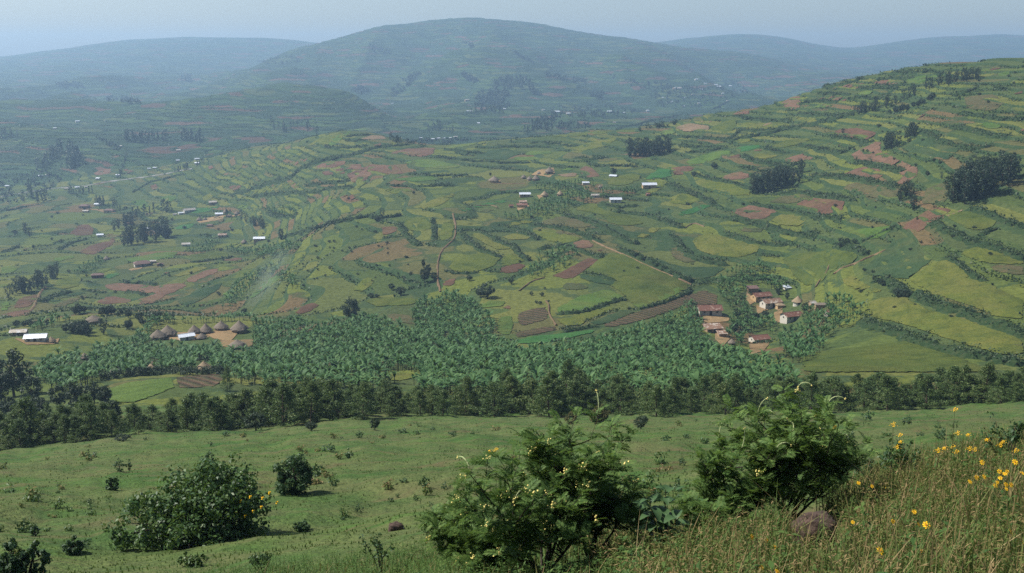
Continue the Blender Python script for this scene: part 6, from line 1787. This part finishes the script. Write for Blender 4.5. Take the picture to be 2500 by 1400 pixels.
# ---- broad-leaved plants between the feathery shrubs
def leaf_blade(L=.17, W=.05):
    b = MB(); n = 6; vs = []
    for i in range(n + 1):
        t = i / n; w = W * math.sin(math.pi * (t * .92 + .05)) ** .8; z = .35 * L * math.sin(t * 1.7) * .5 - .45 * L * t * t
        vs += [(L * t, w, z + w * .3), (L * t, 0, z), (L * t, -w, z + w * .3)]
    b.add(vs, [(i * 3 + q, i * 3 + q + 1, i * 3 + q + 4, i * 3 + q + 3) for i in range(n) for q in (0, 1)])
    return b.mesh('leaf', M_BROAD, smooth=True)
LB = leaf_blade()
M_REDSTEM = m_plain('tan_stem', (.2, .16, .07), .8, 15)
def broad_plant(px, py, Y, hgt, nst, label, seed):
    rg = np.random.default_rng(seed); a_, s_ = ray(px, py); c = Vector((float(a_) * Y, Y, 0)); c.z = float(ground(c.x, c.y))
    t = empty('broadleaf_plant', c, 0, 1, label, 'plant')
    for k_ in range(nst):
        h = hgt * rg.uniform(.65, 1.0); e = Vector((rg.normal() * .16, rg.normal() * .14, h))
        b = MB(); b.tube([(0, 0, -.05), tuple(e * .5 + Vector((.02, 0, 0))), tuple(e)], [.008, .006, .004], 5); link('stem', b.mesh('stem', M_REDSTEM), None, t)
        for i in range(13):
            f = .4 + .6 * i / 12; p = e * f
            o = link('leaf', LB, None, t, loc=p, scale=rg.uniform(.6, 1.15) * (1.1 - .45 * max(0, f - .7)))
            o.rotation_euler = (rg.normal() * .2, -rg.uniform(-.1, .7) * (1 if f > .8 else .5), i * 2.4 + rg.normal() * .3)
broad_plant(1610, 1400, 8.6, .72, 4, 'plant with large soft green leaves between the feathery shrubs', 31)
broad_plant(1680, 1385, 9.3, .62, 3, 'second large-leaved plant, behind the front one', 32)
broad_plant(1560, 1380, 10.5, .62, 3, 'large-leaved plant nearest the flowering feathery shrub', 33)
# ---- twiggy dark shrub at the right edge
rg = np.random.default_rng(52)
def twig_plant(px, py, Y, hgt, label, seed, n=8):
    rg = np.random.default_rng(seed); a_, s_ = ray(px, py); c = Vector((float(a_) * Y, Y, 0)); c.z = float(ground(c.x, c.y))
    t = empty('twiggy_shrub', c, 0, 1, label, 'shrub'); b = MB(); cl = []
    for k_ in range(n):
        e = Vector((rg.normal() * .22 * hgt, rg.normal() * .2 * hgt, hgt * rg.uniform(.6, 1)))
        m_ = e * .5 + Vector((rg.normal() * .04, 0, 0)); b.tube([(0, 0, -.05), tuple(m_), tuple(e)], [.009, .007, .003], 5)
        for f in np.linspace(.3, 1, 7): cl.append(tuple(m_.lerp(e, f) + Vector(rg.normal(size=3)) * .03))
    link('branch', b.mesh('branch', M_TWIG), None, t)
    V, Fc = leaf_cloud(cl, 9, .05, .022, rg, .2, .5); link('foliage', mesh_np('foliage', V, Fc), M_BUSHD, t)
twig_plant(2450, 1130, 10.5, .62, 'dark twiggy shrub near the right edge', 1)
twig_plant(2200, 1180, 11.0, .55, 'dark leafy shrub under the yellow flower heads', 2, 12)
twig_plant(2120, 1170, 12.0, .5, 'dark leafy shrub right of the pale-shooted feathery shrub', 3, 10)
twig_plant(930, 1395, 12.5, .6, 'thin bare-stemmed shrub left of the centre', 4, 5)
twig_plant(640, 1400, 15.0, .4, 'low leafy shrub at the bottom edge left of centre', 6, 9)

# ---- yellow daisies and yellow-headed stalks
def daisy_mesh():
    b = MB(); n = 8
    for i in range(n):
        a = 2 * math.pi * i / n + .1; d = Vector((math.cos(a), math.sin(a), 0)); s = Vector((-d.y, d.x, 0))
        b.add([d * .004, d * .014 + s * .0058 + Vector((0, 0, .002)), d * .026 + s * .004 + Vector((0, 0, .001)), d * .027 - s * .004, d * .014 - s * .0058 + Vector((0, 0, .002))], [(0, 1, 2, 3, 4)])
    return b.mesh('petals', M_YELLOW)
DM = daisy_mesh()
cb = MB(); cb.add([(.0085 * math.cos(a), .0085 * math.sin(a), .003) for a in np.linspace(0, 6.28, 9)[:-1]] + [(0, 0, .007)], [(i, (i + 1) % 8, 8) for i in range(8)]); DC = cb.mesh('centre', M_YCENTRE)
DAISY = [(2149, 1346, 1.2), (2468, 1300, 1.1), (2261, 1283, 1.1), (2243, 1282, .8), (2252, 1346, .9), (1874, 1321, .9), (1836, 1312, .9), (1892, 1336, .8), (2232, 1251, .7), (2180, 1274, .7), (2082, 1276, .6), (2398, 1130, .9), (2478, 1129, 1.0), (2440, 1152, .8), (2453, 1158, .8), (2459, 1152, .7), (2442, 1168, .7), (2496, 1156, .9), (2385, 1167, .9), (2403, 1165, .8), (2368, 1177, .8), (2430, 1187, .8), (2456, 1184, .8), (2469, 1185, .8), (2435, 1179, .6), (2096, 1180, .7), (1859, 1387, .7), (1897, 1397, .8), (2498, 1328, .9), (2176, 1298, .5), (2225, 1319, .6), (2457, 1195, .6), (2129, 1188, .6)]
rgd = np.random.default_rng(9)
for i, (px, py, s) in enumerate(DAISY):
    c = hit1(px, min(py + 95, 1520)) if py < 1320 else hit1(px, py + 60)
    Y = float(np.clip(c.y, 4.6, 12)); a_, s_ = ray(px, py); x = float(a_) * Y; z = CAM_Z + float(s_) * Y; gz = float(ground(x, Y))
    if z < gz + .08: Y -= .8; x = float(a_) * Y; z = CAM_Z + float(s_) * Y; gz = float(ground(x, Y))
    t = empty('yellow_daisy', (x, Y, gz), 0, 1, 'golden daisy among the weeds of the right foreground', 'flower', 'golden daisies in the weeds')
    hz = max(.06, z - gz); b = MB(); off = rgd.normal() * .05
    b.tube([(off, .02, -.03), (off * .4, .01, hz * .6), (0, 0, hz)], [.0026, .0022, .0018], 4); link('stem', b.mesh('stem', M_STEM), None, t)
    q = .9 * s * (Y / 6.2) ** .5
    fo = link('petals', DM, None, t, loc=(0, 0, hz + .002), scale=q); fo.rotation_euler = (math.radians(rgd.uniform(25, 60)), rgd.normal() * .25, rgd.uniform(0, 1))
    link('centre', DC, None, fo)
HEADS = [(2181, 1037), (2199, 1080), (2197, 1062), (2338, 1058), (2364, 1063), (2331, 1000), (2442, 1087), (2306, 1096), (2334, 1103), (2367, 1096), (2039, 1044), (1947, 1060), (2190, 1092), (2450, 1080), (2325, 1090), (2380, 1098), (1195, 1103), (1210, 1098), (2160, 1210), (2130, 1195), (2480, 1100), (2290, 1100), (2410, 1075)]
HM = [blossom(26, .034, np.random.default_rng(20 + i), .0075).mesh('flower_head', M_YELLOW) for i in range(3)]
for i, (px, py) in enumerate(HEADS):
    Y = 10.5 + rgd.uniform(-1.2, 1.0); a_, s_ = ray(px, py); x = float(a_) * Y; z = CAM_Z + float(s_) * Y; gz = float(ground(x, Y)); hz = max(.15, z - gz)
    t = empty('yellow_ragwort', (x, Y, gz), 0, 1, 'tall stalk topped by a small cluster of yellow florets at the right', 'flower', 'yellow-headed stalks')
    b = MB(); b.tube([(.03, 0, -.04), (.01, 0, hz * .6), (0, 0, hz)], [.004, .003, .002], 4); link('stem', b.mesh('stem', M_STEM), None, t)
    o = link('flower_head', HM[i % 3], None, t, loc=(0, 0, hz), scale=(.85, .85, .5))
    V, Fc = leaf_cloud([(0.01, 0, hz * f) for f in (.3, .5, .65, .8)], 5, .04, .03, rgd, .2, .3); link('leaves', mesh_np('leaves', V, Fc), M_WEEDG, t)

# ---- rocks
def m_rock():
    g = G(mat('red_weathered_rock')); p = g.n('TexCoord').outputs['Object']
    n = g.noise(p, 9, 6, .7); n2 = g.noise(p, 2.6, 4)
    c = g.ramp(n, [(.3, (.03, .02, .016)), (.5, (.075, .046, .034)), (.7, (.125, .078, .055))]); c = g.mix(g.math('MULTIPLY', n2, .5), c, (.05, .045, .04))
    lic = g.math('GREATER_THAN', g.noise(p, 7.0, 3, .5), .69)
    c = g.mix(lic, c, (.4, .38, .34))
    return g.out(g.diffuse(c, .9, .2, g.bump(n, .9, .03)))
M_ROCK = m_rock()
def rock(px, py, wpx, hpx, label, seed, sink=.3):
    c = hit1(px, py); W = wpx * mpp(c.y) / 2; H = hpx * mpp(c.y)
    nu, nv = 28, 16; vs = []
    rg = np.random.default_rng(seed); ph = rg.uniform(0, 10)
    for j in range(nv + 1):
        th = math.pi * j / nv
        for i in range(nu):
            a = 2 * math.pi * i / nu
            d = np.array([math.sin(th) * math.cos(a), math.sin(th) * math.sin(a), math.cos(th)])
            sq = (abs(d[0]) ** 3.2 + abs(d[1]) ** 3.2 + abs(d[2]) ** 3.2) ** (-1 / 3.2)
            f = sq * (1 + .09 * math.sin(3 * a + ph) * math.sin(th) + .06 * math.sin(7 * d[0] + 5 * d[2] + ph) + .05 * math.sin(13 * d[1] + 9 * d[0] + 2 * ph) + .012 * rg.normal())
            vs.append((d[0] * W * f, d[1] * W * .75 * f, d[2] * H * .72 * f + .06 * H * d[0]))
    fs = [(j * nu + i, (j + 1) * nu + i, (j + 1) * nu + (i + 1) % nu, j * nu + (i + 1) % nu) for j in range(nv) for i in range(nu)]
    b = MB(); b.add(vs, fs)
    link('rock', b.mesh('rock', M_ROCK), None, None, label, 'rock', None, None, (c.x, c.y + W * .4, c.z + H * (.5 - sink)), .3)
rock(1992, 1338, 118, 66, 'red-brown flat-topped rock among the weeds', 1, .0)
rock(965, 1296, 40, 22, 'small reddish rock lying in the meadow left of the flowering shrub', 2, .42)
rock(1508, 1196, 26, 12, 'flat pale stone in the meadow between the feathery shrubs', 3, .2)
# ---------------------------------------------------------------- thin smoke drifting over the gully
def smoke_plume():
    Y0 = 455.0
    path = [(596, 762, 20), (612, 735, 30), (632, 705, 40), (655, 672, 46), (678, 642, 44), (700, 618, 34)]
    b = MB(); pts_ = []; rad = []
    for px, py, r in path:
        a_, s_ = ray(px, py); pts_.append((float(a_) * Y0, Y0, CAM_Z + float(s_) * Y0)); rad.append(r * mpp(Y0))
    n = 16
    pts_ = [Vector(q) for q in pts_]; pts_[0].z = float(ground(pts_[0].x, pts_[0].y)) + rad[0] * .4
    rings = []
    for i, q in enumerate(pts_):
        d = (pts_[min(i + 1, 5)] - pts_[max(i - 1, 0)]).normalized(); u = Vector((0, 1, 0)); w = d.cross(u).normalized()
        rings.append([tuple(q + (u * math.cos(6.2832 * k / n) + w * math.sin(6.2832 * k / n)) * rad[i]) for k in range(n)])
    vs = [p for r in rings for p in r] + [tuple(pts_[0] - Vector((2, 0, 2))), tuple(pts_[-1] + Vector((3, 0, 4)))]
    fs = [(i * n + k, i * n + (k + 1) % n, (i + 1) * n + (k + 1) % n, (i + 1) * n + k) for i in range(5) for k in range(n)]
    fs += [(6 * n, (k + 1) % n, k) for k in range(n)] + [(6 * n + 1, 5 * n + k, 5 * n + (k + 1) % n) for k in range(n)]
    b.add(vs, fs)
    me = b.mesh('smoke')
    m = mat('thin_smoke'); g = G(m)
    tc = g.n('TexCoord').outputs['Generated']
    # soft towards the edge of the plume: falls off with distance from its axis
    sp = g.n('SeparateXYZ', {0: tc})
    axis = g.math('SUBTRACT', sp.outputs[0], g.math('ADD', g.math('MULTIPLY', sp.outputs[2], .62), .19))
    fall = g.math('SUBTRACT', 1.0, g.math('MULTIPLY', g.math('ABSOLUTE', axis), 3.6), clamp=True)
    fy = g.math('SUBTRACT', 1.0, g.math('MULTIPLY', g.math('ABSOLUTE', g.math('SUBTRACT', sp.outputs[1], .5)), 2.0), clamp=True)
    fz = g.math('MULTIPLY', g.math('MULTIPLY', sp.outputs[2], g.math('SUBTRACT', 1.0, sp.outputs[2])), 4.0, clamp=True)
    nz = g.math('MULTIPLY', g.math('SUBTRACT', g.noise(g.pos(), .09, 4, .6), .3, clamp=True), 2.5)
    den = g.math('MULTIPLY', g.math('MULTIPLY', g.math('MULTIPLY', fall, fz), fy), g.math('MULTIPLY', nz, .03))
    pv = g.n('VolumePrincipled', {'Color': (.75, .87, 1.0, 1), 'Density': den})
    o = g.n('OutputMaterial'); m.node_tree.links.new(pv.outputs[0], o.inputs['Volume'])
    link('smoke', me, m, kind='stuff', label='thin bluish smoke drifting up over the gully left of centre', category='smoke')
smoke_plume()
# ---------------------------------------------------------------- haze
def haze_box():
    x0, x1, y0, y1 = -6500, 6500, -800, 7620
    z0 = float(AZ.min()) - 1.5; z1 = max(CAM_Z, float(AZ.max())) + 14
    v = [(x, y, z) for z in (z0, z1) for y in (y0, y1) for x in (x0, x1)]
    f = [(0, 2, 3, 1), (4, 5, 7, 6), (0, 1, 5, 4), (2, 6, 7, 3), (0, 4, 6, 2), (1, 3, 7, 5)]
    m = mat('valley_haze'); g = G(m)
    pv = g.n('VolumePrincipled', {'Color': HAZE_COLOR, 'Density': HAZE_DENSITY, 'Anisotropy': 0.25})
    o = g.n('OutputMaterial'); m.node_tree.links.new(pv.outputs[0], o.inputs['Volume'])
    link('haze', mesh_np('haze', v, f), m, kind='stuff', label='pale blue haze filling the air over the whole valley', category='haze')
haze_box()
